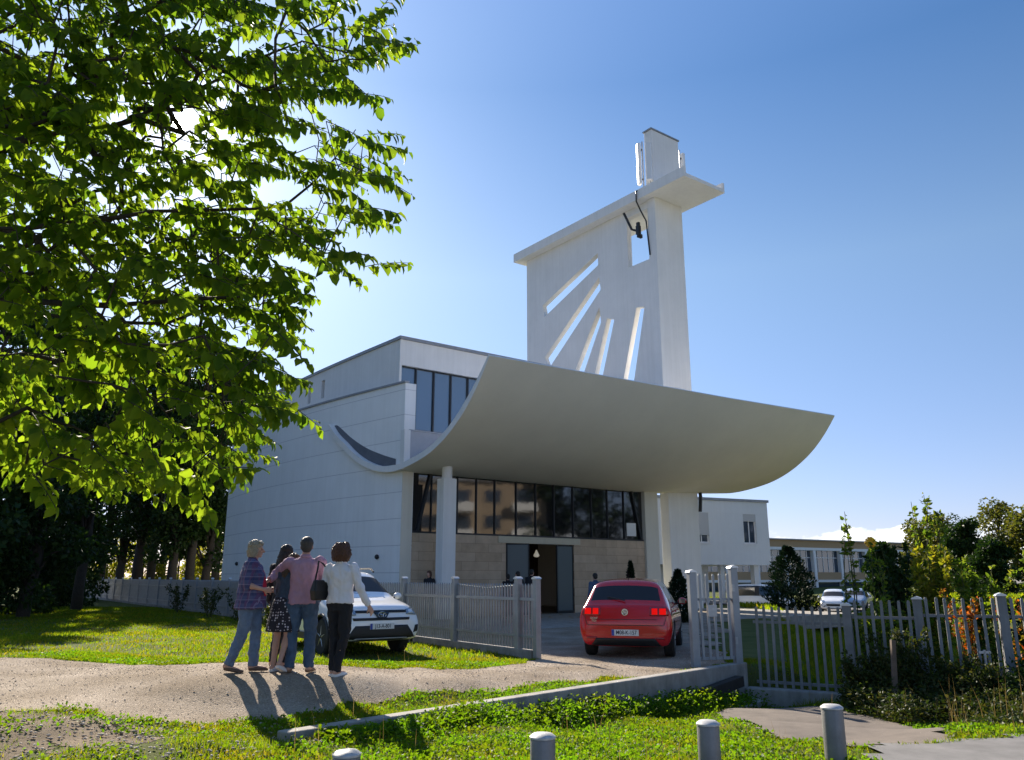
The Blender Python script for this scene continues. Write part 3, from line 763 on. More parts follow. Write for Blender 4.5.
def fence_post(parent, x, h, material, s=.10, cap=True, base=-.4, y=.02):
    b = MB(); b.box(x - s/2, x + s/2, y - s/2, y + s/2, base, h)
    p = b.build('post', material, parent, bevel=.006)
    if cap:
        c = MB(); c.prism([(x - s*.62, h), (x + s*.62, h), (x + s*.5, h + .025), (x, h + .05), (x - s*.5, h + .025)], 'Y', y - s*.62, y + s*.62); c.build('post_cap', mat('post_cap', (0.62, 0.63, 0.64), .35, metal=.4), p)
    return p
FD = Vector((-.58, .815, 0)).normalized()     # long fence along the church side
fang = math.atan2(FD.y, FD.x)
long_fence = empty('picket_fence', (.5, 16.2, 0), fang)
tag(long_fence, 'long grey metal picket fence running from the gateway past the church to the woods', 'fence')
ss = [0.0, .62] + [.62 + 2.45 * k for k in range(1, 24)]
for i, s in enumerate(ss):
    w = Vector((.5, 16.2, 0)) + FD * s
    fence_post(long_fence, s, 1.46 if i < 5 else 1.42, M_fence, .12 if i < 5 else .09, base=-.3)
    if i + 1 < len(ss):
        L = ss[i+1] - s - .12
        e = empty('panel', (s + .06, 0, 0), 0, long_fence)
        if i == 2 or i == 1: tf = (lambda u: 1.0 - .06 * math.sin(math.pi * u)) if i == 1 else None
        else: tf = None
        b = MB(); n = max(2, int(L / .10)); h = 1.36
        pw = .044 if i < 7 else .06
        for k in range(n):
            x = (k + .5) * L / n; b.box(x - pw/2, x + pw/2, -.024, -.002, .12, h - .03); b.prism([(x - pw/2, h-.03), (x + pw/2, h-.03), (x, h + .01)], 'Y', -.024, -.002)
        e2 = b.build('picket_panel', M_fence, long_fence); e2.location = (s + .06, 0, 0)
        r = MB(); r.box(0, L, 0, .035, 1.04, 1.10); r.build('rail', M_fence, e2); r = MB(); r.box(0, L, 0, .035, .34, .385); r.build('rail', M_fence, e2)
        if i == 1: r = MB(); r.tube([(0, -.03, 1.34), (L*.5, -.03, 1.27), (L, -.03, 1.34)], .012, 5); r.build('wire', M_fence, e2)
        bpy.data.objects.remove(e)
b = MB(); 
for k in range(20): b.box(.1 + k * 2.9, .1 + k*2.9 + 2.895, -.09, .09, -.5, .11)
b.build('plinth', M_concrete, long_fence)
# gateway on the right: tall posts with a narrow gate leaf
gate = empty('metal_gate', (3.21, 14.62, 0), math.atan2(14.80 - 14.62, 4.0 - 3.21))
tag(gate, 'narrow grey metal gate leaf between two tall posts at the end of the concrete wall', 'gate')
GL = math.hypot(4.0 - 3.21, .18)
fence_post(gate, 0, 1.58, M_fence, .13, base=-.1); fence_post(gate, GL, 1.66, M_fence, .13, base=-.8)
e = pickets(gate, GL - .14, 1.56, M_fence, gap=.125, w=.045, z0=.10, rails=(.06, .70)); e.location.x = .07
for ch in list(gate.children):
    if ch.name.startswith('rail'): ch.location.x = .07
b = MB(); b.box(.25, .42, -.06, -.025, .82, 1.02); b.build('lock_case', M_steel, gate)
b = MB()
for z in (.35, 1.25): b.box(GL - .075, GL - .03, -.075, -.05, z, z + .12)
b.build('hinge', M_steel, gate)
# street fence from the gate to the right
FP = [(4.2, 14.72), (5.62, 13.9), (6.55, 13.35), (7.68, 12.95), (9.6, 12.4), (11.4, 11.9)]
for (p0, p1), lab in zip(zip(FP[:-1], FP[1:]), ['weathered picket fence panel just right of the gate with clear view of the garden', 'weathered picket fence panel behind the tall weeds right of the bare post', 'weathered picket fence panel with climbing red vine leaning over its top',
        'weathered picket fence panel at the right picture edge', 'weathered picket fence panel farthest along the street past the vine']):
    v0, v1 = V2(p0), V2(p1); d = v1 - v0; L = d.length
    zb = -.46 if p0[0] < 5 else -.34
    f = empty('fence_section', (p0[0], p0[1], zb), math.atan2(d.y, d.x))
    hh = 1.46 + (.06 if p0[0] > 6 else 0)
    e = pickets(f, L - .14, hh, M_fence_r, gap=.125, w=.045, z0=.12, rails=(.12, .80)); e.location.x = .07
    for ch in list(f.children):
        if ch.name.startswith('rail'): ch.location.x = .07
    fence_post(f, L, hh + .03, M_fence_r, .13, base=-.35)
    k = MB(); k.box(-.1, L + .1, -.12, .12, -.5, .10); k.build('kerb_base', M_concrete, f, bevel=.02)
    tag(f, lab, 'fence', 'fence sections along the street')
b = MB(); b.rbox((0, 0, 0), (1.25, .16, .17), 0); o = b.build('wooden_beam', mat('dark_wood', (0.035, 0.028, 0.022), .9, var=.4, vscale=6), bevel=.012)
pb = WA + _d * (WLEN - 1.15) + _n * .25; o.location = (pb[0], pb[1], -.27); o.rotation_euler = (0, R(-5), math.atan2(_d[1], _d[0])); tag(o, 'dark wooden beam lying against the concrete wall near the gate', 'beam')
b = MB(); b.rbox((0, 0, 0), (1.0, .30, .10), 0); o = b.build('concrete_slab', M_concrete, bevel=.015)
pb = WA + _d * (WLEN - .75) + _n * .42; o.location = (pb[0], pb[1], H(*pb) + .07); o.rotation_euler = (0, R(-3), math.atan2(_d[1], _d[0])); tag(o, 'broken concrete slab at the foot of the gate post', 'slab')
b = MB(); b.box(-.03, .03, -.03, .03, -.3, 1.0); o = b.build('wooden_stake', M_wood); o.location = (5.55, 12.3, -.4); o.rotation_euler = (R(-3), R(5), 0); tag(o, 'leaning wooden stake among the weeds before the fence', 'stake')
b = MB(); b.tube([(0, 0, -.2), (0, 0, .75)], .02, 8); b.box(-.09, .09, -.01, .01, .70, .735); o = b.build('metal_stake', M_steel); o.location = (7.0, 12.4, -.3); tag(o, 'thin metal stake with crossbar before the vine covered fence', 'stake')

# ------------------------------------------------------------------ vehicles
def mirror_ring(half):
    return half + [(-x, y, z) for x, y, z in reversed(half[1:-1])]
def hull(name, st, cabin, wind, rear, pillars, paint, wheels, wr, sub=2):
    """st: stations rear->front (y, zbot, zbelt, ztop, wsill, wmax, wbelt, wroof)"""
    vs, fs, mi = [], [], []; n = None
    for (y, zb, zs, zt, ws, wm, wb, wt) in st:
        half = [(0, y, zb), (ws - .1, y, zb), (ws, y, zb + .05), (wm, y, zb + (zs - zb) * .42), (wm * .995, y, zb + (zs - zb) * .78), (wb, y, zs),
                (wt + (wb - wt) * .42, y, zs + (zt - zs) * .55), (wt, y, zs + (zt - zs) * .93), (wt * .55, y, zt), (0, y, zt + .008)]
        ring = mirror_ring(half); n = len(ring); vs += ring
    h = 9
    for i in range(len(st) - 1):
        for k in range(n):
            k2 = (k + 1) % n; fs.append((i*n+k, i*n+k2, (i+1)*n+k2, (i+1)*n+k))
            kk = k if k < h else n - 1 - k
            m = 0
            if kk in (5, 6) and i in cabin and i not in pillars: m = 1
            if kk in (5, 6) and i in pillars: m = 4
            if kk in (7, 8) and i in wind: m = 2
            if kk in (7, 8) and i in rear: m = 3
            mi.append(m)
    for base, rev in ((0, 1), ((len(st)-1) * n, 0)):
        for k in range(h):
            a, b_, c, d = base + k, base + k + 1, base + (n - k - 1) % n, base + (n - k) % n
            q = [a, b_, c, d]
            q = list(dict.fromkeys(q))
            if len(q) >= 3: fs.append(tuple(q)); mi.append(0)
    me = bpy.data.meshes.new(name); me.from_pydata(vs, [], fs); me.update()
    for p, m in zip(me.polygons, mi): p.material_index = m
    for m in (paint, M_carglass, M_carglass, M_carglass, M_black, M_black): me.materials.append(m)
    bm = bmesh.new(); bm.from_mesh(me)
    bmesh.ops.recalc_face_normals(bm, faces=bm.faces); bm.to_mesh(me); bm.free()
    o = bpy.data.objects.new(name, me); COL.objects.link(o)
    s = o.modifiers.new('s', 'SUBSURF'); s.levels = sub; s.render_levels = sub
    baked(o)
    cutters = []
    for (x, y) in wheels:
        c = MB(); c.lathe([(wr * 1.13, -.22), (wr * 1.13, .35)], 28, (x, y, wr), 'X', 0)
        if x < 0: c.v = [(2 * x - vx, vy, vz) for vx, vy, vz in c.v]
        cm = c.build('cut', M_black); cm.data.materials.clear(); cm.data.materials.append(M_black); cutters.append(cm)
        bo = o.modifiers.new('b', 'BOOLEAN'); bo.object = cm; bo.operation = 'DIFFERENCE'; bo.solver = 'EXACT'; bo.material_mode = 'TRANSFER'
    baked(o)
    for c in cutters: bpy.data.objects.remove(c)
    return o
def split_parts(o, root, names):
    """o: baked hull with material slots; each listed slot index becomes a part of its own"""
    me = o.data; bm0 = bmesh.new(); bm0.from_mesh(me)
    bvh = BVHTree.FromBMesh(bm0)
    mats = list(me.materials)
    names2 = []
    for name, idxs in names: names2 += [(name, idxs, 1), (name, idxs, -1)] if name == 'side_window' else [(name, idxs, 0)]
    for name, idxs, sd in names2:
        bm = bm0.copy()
        bmesh.ops.delete(bm, geom=[f for f in bm.faces if f.material_index not in idxs or (sd and f.calc_center_median().x * sd < 0)], context='FACES')
        if len(bm.faces) == 0: bm.free(); continue
        m2 = bpy.data.meshes.new(name); bm.to_mesh(m2); bm.free()
        for m in mats: m2.materials.append(m)
        m2.shade_smooth(); m2.set_sharp_from_angle(angle=R(38))
        link(bpy.data.objects.new(name, m2), root)
    bm0.free(); bpy.data.objects.remove(o)
    return bvh
def decal(name, bvh, quad, material, root, side=1, off=.008, n=10, m=4, thick=.015, smooth=True):
    """quad: corners (x,z) bl, br, tr, tl; projected along y onto the hull. side=1 front (+y), -1 rear"""
    (ax, az), (bx, bz), (cx, cz), (dx, dz) = quad
    V = []; 
    for j in range(m + 1):
        v = j / m
        for i in range(n + 1):
            u = i / n
            x = (ax*(1-u)+bx*u)*(1-v) + (dx*(1-u)+cx*u)*v; z = (az*(1-u)+bz*u)*(1-v) + (dz*(1-u)+cz*u)*v
            hit = bvh.ray_cast(Vector((x, 6 * side, z)), Vector((0, -side, 0)))
            y = hit[0].y if hit[0] is not None else (V[-1][1] - side*off if V else side * 2)
            V.append((x, y + side * off, z))
    back = [(x, y - side * thick, z) for x, y, z in V]
    w = n + 1; F = []
    N = len(V)
    for j in range(m):
        for i in range(n):
            a = j*w+i; F.append((a, a+1, a+w+1, a+w)); F.append((N+a, N+a+w, N+a+w+1, N+a+1))
    rim = [i for i in range(n+1)] + [j*w+n for j in range(1, m+1)] + [m*w+i for i in range(n-1, -1, -1)] + [j*w for j in range(m-1, 0, -1)]
    for a, b_ in zip(rim, rim[1:] + rim[:1]): F.append((a, N+a, N+b_, b_))
    b = MB(); b.add(V + back, F)
    return b.build(name, material, root, smooth=smooth)
def wheel(root, x, y, r, w=.21, detail=True):
    s = 1 if x > 0 else -1
    t = MB(); t.lathe([(r*.62, -w/2), (r*.9, -w/2), (r, -w/2 + .03), (r, w/2 - .03), (r*.9, w/2), (r*.62, w/2)], 28, (0, 0, 0), 'X')
    o = t.build('wheel', M_rubber, root, auto=35); o.location = (x - s * w/2, y, r)
    d = MB(); d.lathe([(r*.64, w*.3*s), (r*.64, w*.44*s), (r*.60, w*.46*s), (r*.57, w*.3*s)], 28, (0, 0, 0), 'X')
    d.lathe([(r*.14, w*.2*s), (r*.14, w*.46*s), (.01, w*.47*s)], 14, (0, 0, 0), 'X')
    for k in range(5):
        a = k * 2 * math.pi / 5 + .3
        p0 = Vector((w*.40*s, math.cos(a) * r * .1, math.sin(a) * r * .1)); p1 = Vector((w*.40*s, math.cos(a) * r * .6, math.sin(a) * r * .6))
        d.tube([p0, p1], [r*.09, r*.07], 6)
    d.build('rim', M_alloy, o)
    e = MB(); e.lathe([(r*.6, w*.1*s), (r*.6, w*.16*s)], 20, (0, 0, 0), 'X'); e.build('brake_disc', M_black, o)
    return o
def door_mirror(root, x, y, z, paint, s):
    b = MB(); b.ell((x + s*.11, y, z), (.10, .06, .07)); o = b.build('door_mirror', paint, root, smooth=True)
    g = MB(); g.box(x + s*.11 - .07, x + s*.11 + .07, y - .062, y - .055, z - .045, z + .045); g.build('mirror_glass', M_carglass, o, bevel=.01)
    a = MB(); a.tube([(x - s*.04, y + .02, z - .05), (x + s*.06, y, z - .03)], .025, 6); a.build('mirror_arm', M_black, o)
def plate(root, bvh, y_side, z, txt, w=.52, h=.11, tilt=0, x=0):
    hits = [bvh.ray_cast(Vector((x + dx, 6 * y_side, z + dz)), Vector((0, -y_side, 0)))[0] for dx in (-w/2, 0, w/2) for dz in (-h/2, h/2)]
    ys = [q.y for q in hits if q is not None]; y = max(ys) if y_side > 0 else min(ys)
    e = MB(); s = y_side
    e.box(-w/2, w/2, -.006, .006, -h/2, h/2); p = e.build('licence_plate', M_plate, root, bevel=.003)
    p.location = (x, y + s * .014, z); p.rotation_euler = (tilt, 0, math.pi if s > 0 else 0)
    q = MB(); q.box(-w/2 + .001, -w/2 + .05, -.0075, -.006, -h/2 + .002, h/2 - .002); q.build('plate_band', M_plateblue, p)
    text_mesh('plate_text', txt, h * .92, M_ink, p, (.022, -.0068, 0), (R(90), 0, 0), extrude=.0006, sx=.86)
    return p

# red hatchback, seen from behind -----------------------------------------------
M_red = mat('red_paint', (0.55, 0.008, 0.014), .2, coat=.8, spec=.4)
def red_car():
    root = empty('parked_car', (2.10, 18.2, 0))
    st = [(-2.13,.44,.52,.60,.52,.60,.60,.50), (-2.125,.34,.56,.70,.74,.80,.76,.66), (-2.08,.27,.74,.86,.80,.87,.83,.74), (-2.05,.24,.86,.95,.82,.895,.85,.77), (-2.02,.22,.89,.975,.83,.90,.85,.755), (-1.985,.22,.91,.995,.83,.90,.85,.74),
          (-1.66,.21,.95,1.365,.835,.90,.845,.645), (-1.60,.21,.95,1.425,.835,.90,.845,.625), (-1.25,.2,.95,1.442,.835,.90,.845,.60), (-.75,.2,.94,1.455,.835,.90,.845,.61), (-.25,.2,.93,1.452,.835,.90,.845,.62), (-.15,.2,.93,1.45,.835,.90,.845,.62), (.45,.2,.92,1.40,.835,.90,.84,.60), (.6,.2,.915,1.36,.835,.90,.84,.60),
          (1.15,.2,.90,1.00,.835,.90,.82,.68), (1.25,.2,.89,.955,.835,.90,.81,.68), (1.75,.2,.80,.86,.82,.88,.76,.62), (2.0,.22,.68,.74,.76,.83,.70,.55), (2.12,.3,.55,.6,.62,.70,.58,.45)]
    wl_ = [(.80, -1.32), (-.80, -1.32), (.80, 1.31), (-.80, 1.31)]
    o = hull('body', st, range(7, 14), range(13, 14), range(5, 6), (10,), M_red, wl_, .318)
    bvh = split_parts(o, root, [('body', (0, 4, 5)), ('side_window', (1,)), ('windshield', (2,)), ('rear_window', (3,))])
    for x, y in wl_: wheel(root, .885 if x > 0 else -.885, y, .318)
    M_lit = mat('brake_light_lit', (.9, .006, .004), .6, spec=.1, emit=.26); M_lens = mat('tail_lens', (.30, .008, .015), .2, coat=.6)
    for s in (-1, 1):
        q = [(s*.48, .775), (s*.835, .775), (s*.82, .945), (s*.48, .935)]
        if s < 0: q = [q[1], q[0], q[3], q[2]]
        L = decal('tail_light', bvh, q, M_lens, root, -1, .012, 12, 4)
        for x0, x1 in ((.515, .625), (.66, .785)):
            q = [(s*x0, .80), (s*x1, .80), (s*x1, .91), (s*x0, .91)]
            if s < 0: q = [q[1], q[0], q[3], q[2]]
            decal('brake_light', bvh, q, M_lit, L, -1, .017, 4, 3)
        q = [(s*.55, .36), (s*.74, .36), (s*.74, .395), (s*.55, .395)]
        if s < 0: q = [q[1], q[0], q[3], q[2]]
        decal('reflector', bvh, q, M_lens, root, -1, .01, 4, 2)
    decal('rear_diffuser', bvh, [(-.68, .235), (.68, .235), (.56, .375), (-.56, .375)], M_black, root, -1, .012, 14, 4)
    for q in ([(-.72, .60), (.72, .60), (.72, .612), (-.72, .612)], [(-.74, .61), (-.728, .61), (-.79, .77), (-.80, .77)], [(.728, .61), (.74, .61), (.80, .77), (.79, .77)], [(-.62, .705), (.62, .705), (.62, .715), (-.62, .715)]):
        decal('tailgate_gap', bvh, q, M_black, root, -1, .003, 12, 2)
    plate(root, bvh, -1, .475, 'M08-K-157', x=.0)
    # round emblem
    yb = bvh.ray_cast(Vector((0, -6, .84)), Vector((0, 1, 0)))[0].y - .012
    e = MB(); e.lathe([(.062, yb), (.062, yb - .012), (.050, yb - .012), (.050, yb)], 24, (0, 0, .84), 'Y')
    for pts in ([(-.032, .035), (0, -.0), (.032, .035)], [(-.045, .022), (-.02, -.045), (0, -.008), (.02, -.045), (.045, .022)]):
        e.tube([(x, yb - .010, .84 + z) for x, z in pts], .007, 5)
    e.build('emblem', M_chrome, root)
    for txt, x, z in (('GOLF', -.60, .73), ('TDI', -.60, .68)):
        yy = bvh.ray_cast(Vector((x, -6, z)), Vector((0, 1, 0)))[0].y
        if txt != '4': text_mesh('badge', txt, .05, M_chrome, root, (x, yy - .012, z), (R(90), 0, 0), sx=1.2)
    w = MB(); w.tube([(0, -1.99, 1.05), (-.35, -1.92, 1.11)], .012, 5); w.build('rear_wiper', M_black, root)
    for s in (-1, 1): door_mirror(root, s * .86, .55, .98, M_red, s)
    for s in (-1, 1):
        for y in (-.95, -.05): b = MB(); b.rbox((s * .905, y, .83), (.03, .18, .03)); b.build('door_handle', M_red, root, bevel=.008)
    a = MB(); a.tube([(0, -1.25, 1.45), (0, -1.42, 1.60)], .008, 5); a.build('aerial', M_black, root)
    tag(root, 'red hatchback seen from behind with glowing brake lights on the forecourt', 'car')
    return root
rc = red_car(); rc.scale.z = 1.035

# white compact suv, seen from the front -------------------------------------------
M_wpaint = mat('white_paint', (0.87, 0.87, 0.87), .3, coat=1.0)
def suv():
    root = empty('parked_car', (-3.8, 18.9, 0))
    st = [(-2.29,.50,.60,.75,.60,.68,.66,.55), (-2.26,.38,.80,.95,.80,.86,.82,.72), (-2.15,.32,1.0,1.15,.84,.91,.86,.76), (-2.05,.30,1.06,1.25,.86,.92,.86,.74), (-1.72,.28,1.07,1.58,.87,.92,.86,.62), (-1.5,.28,1.07,1.635,.87,.92,.86,.62), (-.9,.28,1.06,1.66,.87,.92,.86,.64), (-.4,.28,1.05,1.665,.87,.92,.86,.65), (-.3,.28,1.05,1.665,.87,.92,.86,.65), (.25,.28,1.04,1.64,.87,.92,.86,.64), (.42,.28,1.04,1.605,.87,.92,.86,.635),
          (1.12,.28,1.035,1.15,.87,.92,.845,.70), (1.24,.28,1.025,1.09,.87,.92,.84,.70), (1.75,.28,.97,1.04,.87,.92,.83,.66), (2.08,.29,.90,.985,.85,.90,.79,.62), (2.17,.30,.82,.93,.83,.87,.77,.60), (2.25,.32,.70,.82,.78,.83,.74,.58), (2.30,.38,.58,.66,.66,.74,.66,.5)]
    wl_ = [(.82, -1.36), (-.82, -1.36), (.82, 1.34), (-.82, 1.34)]
    o = hull('body', st, range(4, 11), range(10, 11), range(3, 4), (7,), M_wpaint, wl_, .36)
    bvh = split_parts(o, root, [('body', (0, 4, 5)), ('side_window', (1,)), ('windshield', (2,)), ('rear_window', (3,))])
    for x, y in wl_: wheel(root, .915 if x > 0 else -.915, y, .36, .23)
    Mh = mat('headlight_glass', (0.30, 0.36, 0.42), .06, metal=.5, coat=.8); Mg = mat('skid_silver', (.45, .46, .47), .4, metal=.6)
    D_ = lambda nme, q, m_, off=.012, n=14, m=4: decal(nme, bvh, q, m_, root, 1, off, n, m)
    D_('upper_grille', [(-.56, .835), (.56, .835), (.58, .885), (-.58, .885)], M_black, .012, 18, 3)
    D_('grille_slot', [(-.60, .695), (.60, .695), (.62, .745), (-.62, .745)], M_black, .012, 18, 3)
    D_('lower_grille', [(-.78, .315), (.78, .315), (.56, .60), (-.56, .60)], M_black, .012, 20, 6)
    D_('skid_plate', [(-.60, .335), (.60, .335), (.55, .365), (-.55, .365)], Mg, .022, 14, 2)
    for s in (-1, 1):
        q = [(s*.54, .80), (s*.80, .78), (s*.84, .97), (s*.56, .90)]
        if s < 0: q = [q[1], q[0], q[3], q[2]]
        L = D_('headlight', q, Mh, .014, 10, 5)
        q = [(s*.60, .82), (s*.73, .815), (s*.73, .90), (s*.61, .885)]
        if s < 0: q = [q[1], q[0], q[3], q[2]]
        decal('lamp_lens', bvh, q, mat('lamp_lens', (.75, .78, .8), .1, metal=.4), L, 1, .020, 4, 3)
        q = [(s*.70, .45), (s*.80, .47), (s*.82, .60), (s*.74, .59)]
        if s < 0: q = [q[1], q[0], q[3], q[2]]
        D_('fog_light', q, M_black, .012, 5, 4)
        rr = MB(); rr.tube([(s*.60, -1.6, 1.60), (s*.63, -1.4, 1.70), (s*.65, .1, 1.70), (s*.63, .3, 1.63)], .022, 6); rr.build('roof_rail', M_black, root)
        door_mirror(root, s * .88, .86, 1.12, M_wpaint, s)
        cl = MB()
        for (x, y) in wl_:
            if x * s > 0:
                pts = [(s*.925, y + .43 * math.cos(a), .36 + .43 * math.sin(a)) for a in np.linspace(-.3, math.pi + .3, 16)]; cl.tube(pts, .028, 6)
        cl.box(s*.895 - .02, s*.895 + .02, -.92, .92, .27, .40); cl.build('cladding', M_black, root)
        for y in (-.85, .05): dh = MB(); dh.rbox((s * .925, y, .95), (.03, .2, .035)); dh.build('door_handle', M_wpaint, root, bevel=.008)
    # emblem: dark shield with three chrome ovals
    D_('emblem_plate', [(-.09, .735), (.09, .735), (.17, .845), (-.17, .845)], mat('emblem_dark', (.02, .035, .06), .2), .022, 6, 4)
    y = bvh.ray_cast(Vector((0, 6, .81)), Vector((0, -1, 0)))[0].y + .036
    e = MB()
    for (rx, rz, cz) in ((.085, .055, .80), (.026, .052, .80), (.058, .022, .824)):
        e.tube([(rx * math.cos(t), y, cz + rz * math.sin(t)) for t in np.linspace(0, 2*math.pi, 22)], .006, 5, cap=False)
    e.build('emblem', M_chrome, root)
    plate(root, bvh, 1, .585, 'J13-A-801', x=0)
    w = MB(); w.tube([(-.3, 1.13, 1.14), (.35, 1.02, 1.22)], .012, 5); w.build('wiper', M_black, root); w = MB(); w.tube([(.1, 1.13, 1.14), (.62, .98, 1.22)], .012, 5); w.build('wiper', M_black, root)
    s = MB(); s.lathe([(.14, 1.675), (.13, 1.72), (.05, 1.76), (.01, 1.76)], 14, (.25, .05, 0)); s.build('roof_light', mat('red_lens', (.5, .01, .03), .3), root, smooth=True)
    tag(root, 'white compact off road car facing the camera on the grass behind the walkers', 'car')
    return root
sv = suv(); sv.scale.z = 1.02
def set_car(o, u, depth, vground, heading, ref_y):
    """stand the car on the ground so that its point (0, ref_y) is at the given place"""
    p, c, s = None, math.cos(heading), math.sin(heading)
    X = (u - 512) / 795 * depth
    Y = depth / .97 - .30 * .247
    o.rotation_euler = (0, 0, heading)
    off = Matrix.Rotation(heading, 3, 'Z') @ Vector((0, ref_y, 0))
    o.location = (X - off.x, Y - off.y, vground)
set_car(rc, 623, 15.6, -.03, R(-14.5), -2.12)
set_car(sv, 384, 16.2, -.05, R(180 + 33), 2.28)

def plain_car(st, cabin, wind, rear, pil, paint, wl_, wr, label, loc, rz, lampcol=True):
    root = empty('parked_car', loc, rz)
    o = hull('body', st, cabin, wind, rear, pil, paint, wl_, wr)
    bvh = split_parts(o, root, [('body', (0, 4, 5)), ('side_window', (1,)), ('windshield', (2,)), ('rear_window', (3,))])
    for x, y in wl_: wheel(root, x * 1.1, y, wr)
    for s in (-1, 1):
        q = [(s*.5, .68), (s*.75, .68), (s*.75, .82), (s*.52, .80)]
        if s < 0: q = [q[1], q[0], q[3], q[2]]
        decal('headlight', bvh, q, MATS['headlight_glass'], root, 1, .012, 6, 3)
        q = [(s*.6, .75), (s*.8, .75), (s*.8, 1.0), (s*.62, 1.0)]
        if s < 0: q = [q[1], q[0], q[3], q[2]]
        decal('tail_light', bvh, q, MATS['tail_lens'], root, -1, .012, 6, 3)
        door_mirror(root, s * .86, wl_[2][1] - .75, 1.0, paint, s)
    decal('grille', bvh, [(-.4, .45), (.4, .45), (.42, .58), (-.42, .58)], M_black, root, 1, .012, 8, 3)
    tag(root, label, 'car', 'cars parked below the school')
    return root
VAN = [(-2.1,.4,.7,.85,.7,.78,.76,.66), (-2.05,.3,.95,1.1,.8,.86,.84,.74), (-1.98,.27,1.02,1.3,.82,.88,.85,.72), (-1.85,.26,1.03,1.70,.83,.89,.85,.66), (-1.6,.25,1.03,1.78,.83,.89,.85,.66), (-.9,.25,1.03,1.82,.83,.89,.85,.67), (-.3,.25,1.03,1.82,.83,.89,.85,.67), (-.2,.25,1.03,1.82,.83,.89,.85,.67), (.5,.25,1.02,1.76,.83,.89,.85,.66), (.65,.25,1.02,1.70,.83,.89,.84,.65), (1.4,.25,1.0,1.10,.83,.89,.82,.7), (1.5,.25,.98,1.06,.83,.89,.8,.68), (2.0,.28,.8,.9,.8,.86,.76,.62), (2.12,.34,.62,.7,.7,.76,.66,.5)]
HAT = [(-1.95,.42,.6,.72,.6,.7,.68,.58), (-1.92,.32,.85,1.0,.76,.83,.8,.7), (-1.8,.26,.93,1.1,.8,.86,.82,.7), (-1.45,.24,.94,1.42,.8,.86,.82,.58), (-1.3,.23,.94,1.46,.8,.86,.82,.58), (-.7,.22,.93,1.49,.8,.86,.82,.6), (-.2,.22,.92,1.49,.8,.86,.82,.6), (-.1,.22,.92,1.49,.8,.86,.82,.6), (.4,.22,.91,1.44,.8,.86,.81,.6), (.5,.22,.91,1.40,.8,.86,.81,.6), (1.1,.22,.89,1.0,.8,.86,.8,.66), (1.2,.22,.88,.95,.8,.86,.78,.66), (1.75,.24,.72,.8,.76,.82,.7,.56), (1.9,.32,.56,.62,.62,.7,.6,.46)]
WLC = [(.78, -1.3), (-.78, -1.3), (.78, 1.32), (-.78, 1.32)]
M_red2 = mat('dull_red_paint', (.35, .03, .03), .4, coat=.6); M_silver = mat('silver_paint', (.42, .45, .5), .35, metal=.5, coat=.6)
plain_car(VAN, range(3, 10), range(9, 10), range(2, 3), (6,), M_wpaint, WLC, .31, 'white people carrier parked beneath the pale block on columns', (16.7, 55.0, -.78), R(-112))
plain_car(HAT, range(3, 10), range(9, 10), range(2, 3), (6,), M_wpaint, WLC, .30, 'small white car with dark glass parked right of the dark columnar bush', (21.6, 55.2, -.78), R(155))
plain_car(HAT, range(3, 10), range(9, 10), range(2, 3), (6,), M_silver, WLC, .30, 'silver blue car half hidden by the tall garden plant', (23.8, 57.0, -.75), R(150))
# ------------------------------------------------------------------ people
def remesh(mb, name, material, parent, vox=.009, smooth=4, fold=0.0, fscale=.09, seed=0):
    o = mb.build(name, material, parent)
    r = o.modifiers.new('r', 'REMESH'); r.mode = 'VOXEL'; r.voxel_size = vox
    s = o.modifiers.new('s', 'SMOOTH'); s.iterations = smooth; s.factor = .5
    baked(o)
    me = o.data
    if fold:
        co = np.empty(len(me.vertices) * 3, np.float32); me.vertices.foreach_get('co', co); co = co.reshape(-1, 3)
        no = np.empty(len(me.vertices) * 3, np.float32); me.vertices.foreach_get('normal', no); no = no.reshape(-1, 3)
        d = np.array([mnoise.noise(Vector((x / fscale + seed, y / fscale, z / (fscale * 1.3)))) + .5 * mnoise.noise(Vector((x / fscale * 2.3, y / fscale * 2.3 + seed, z / fscale * 1.1 + x * 9))) for x, y, z in co])
        co += no * (d * fold)[:, None]; me.vertices.foreach_set('co', co.ravel()); me.update()
    me.materials.clear(); me.materials.append(material)
    me.shade_smooth()
    return o
def cap(b, p0, p1, r0, r1, n=10):
    """tapered capsule"""
    p0, p1 = Vector(p0), Vector(p1); d = p1 - p0; L = d.length; d = d / max(L, 1e-6)
    pts, rad = [], []
    for k in range(4): a = -math.pi/2 + k * math.pi/8 + .12; pts.append(p0 + d * (r0 * math.sin(a))); rad.append(r0 * math.cos(a))
    pts.append(p0); rad.append(r0); pts.append(p1); rad.append(r1)
    for k in range(1, 5): a = k * math.pi/8 - .12; pts.append(p1 + d * (r1 * math.sin(a))); rad.append(r1 * math.cos(a))
    b.tube(pts, rad, n)
def chain(b, pts, rs, n=10):
    for i in range(len(pts) - 1): cap(b, pts[i], pts[i+1], rs[i], rs[i+1], n)
def ring_e(c, rx, ry, yaw=0.0, n=20, p=2.3):
    out = []
    for k in range(n):
        t = 2*math.pi*k/n; ct, st = math.cos(t), math.sin(t)
        x = rx * math.copysign(abs(ct) ** (2/p), ct); y = ry * math.copysign(abs(st) ** (2/p), st)
        out.append(Vector(c) + Matrix.Rotation(yaw, 3, 'Z') @ Vector((x, y, 0)))
    return out
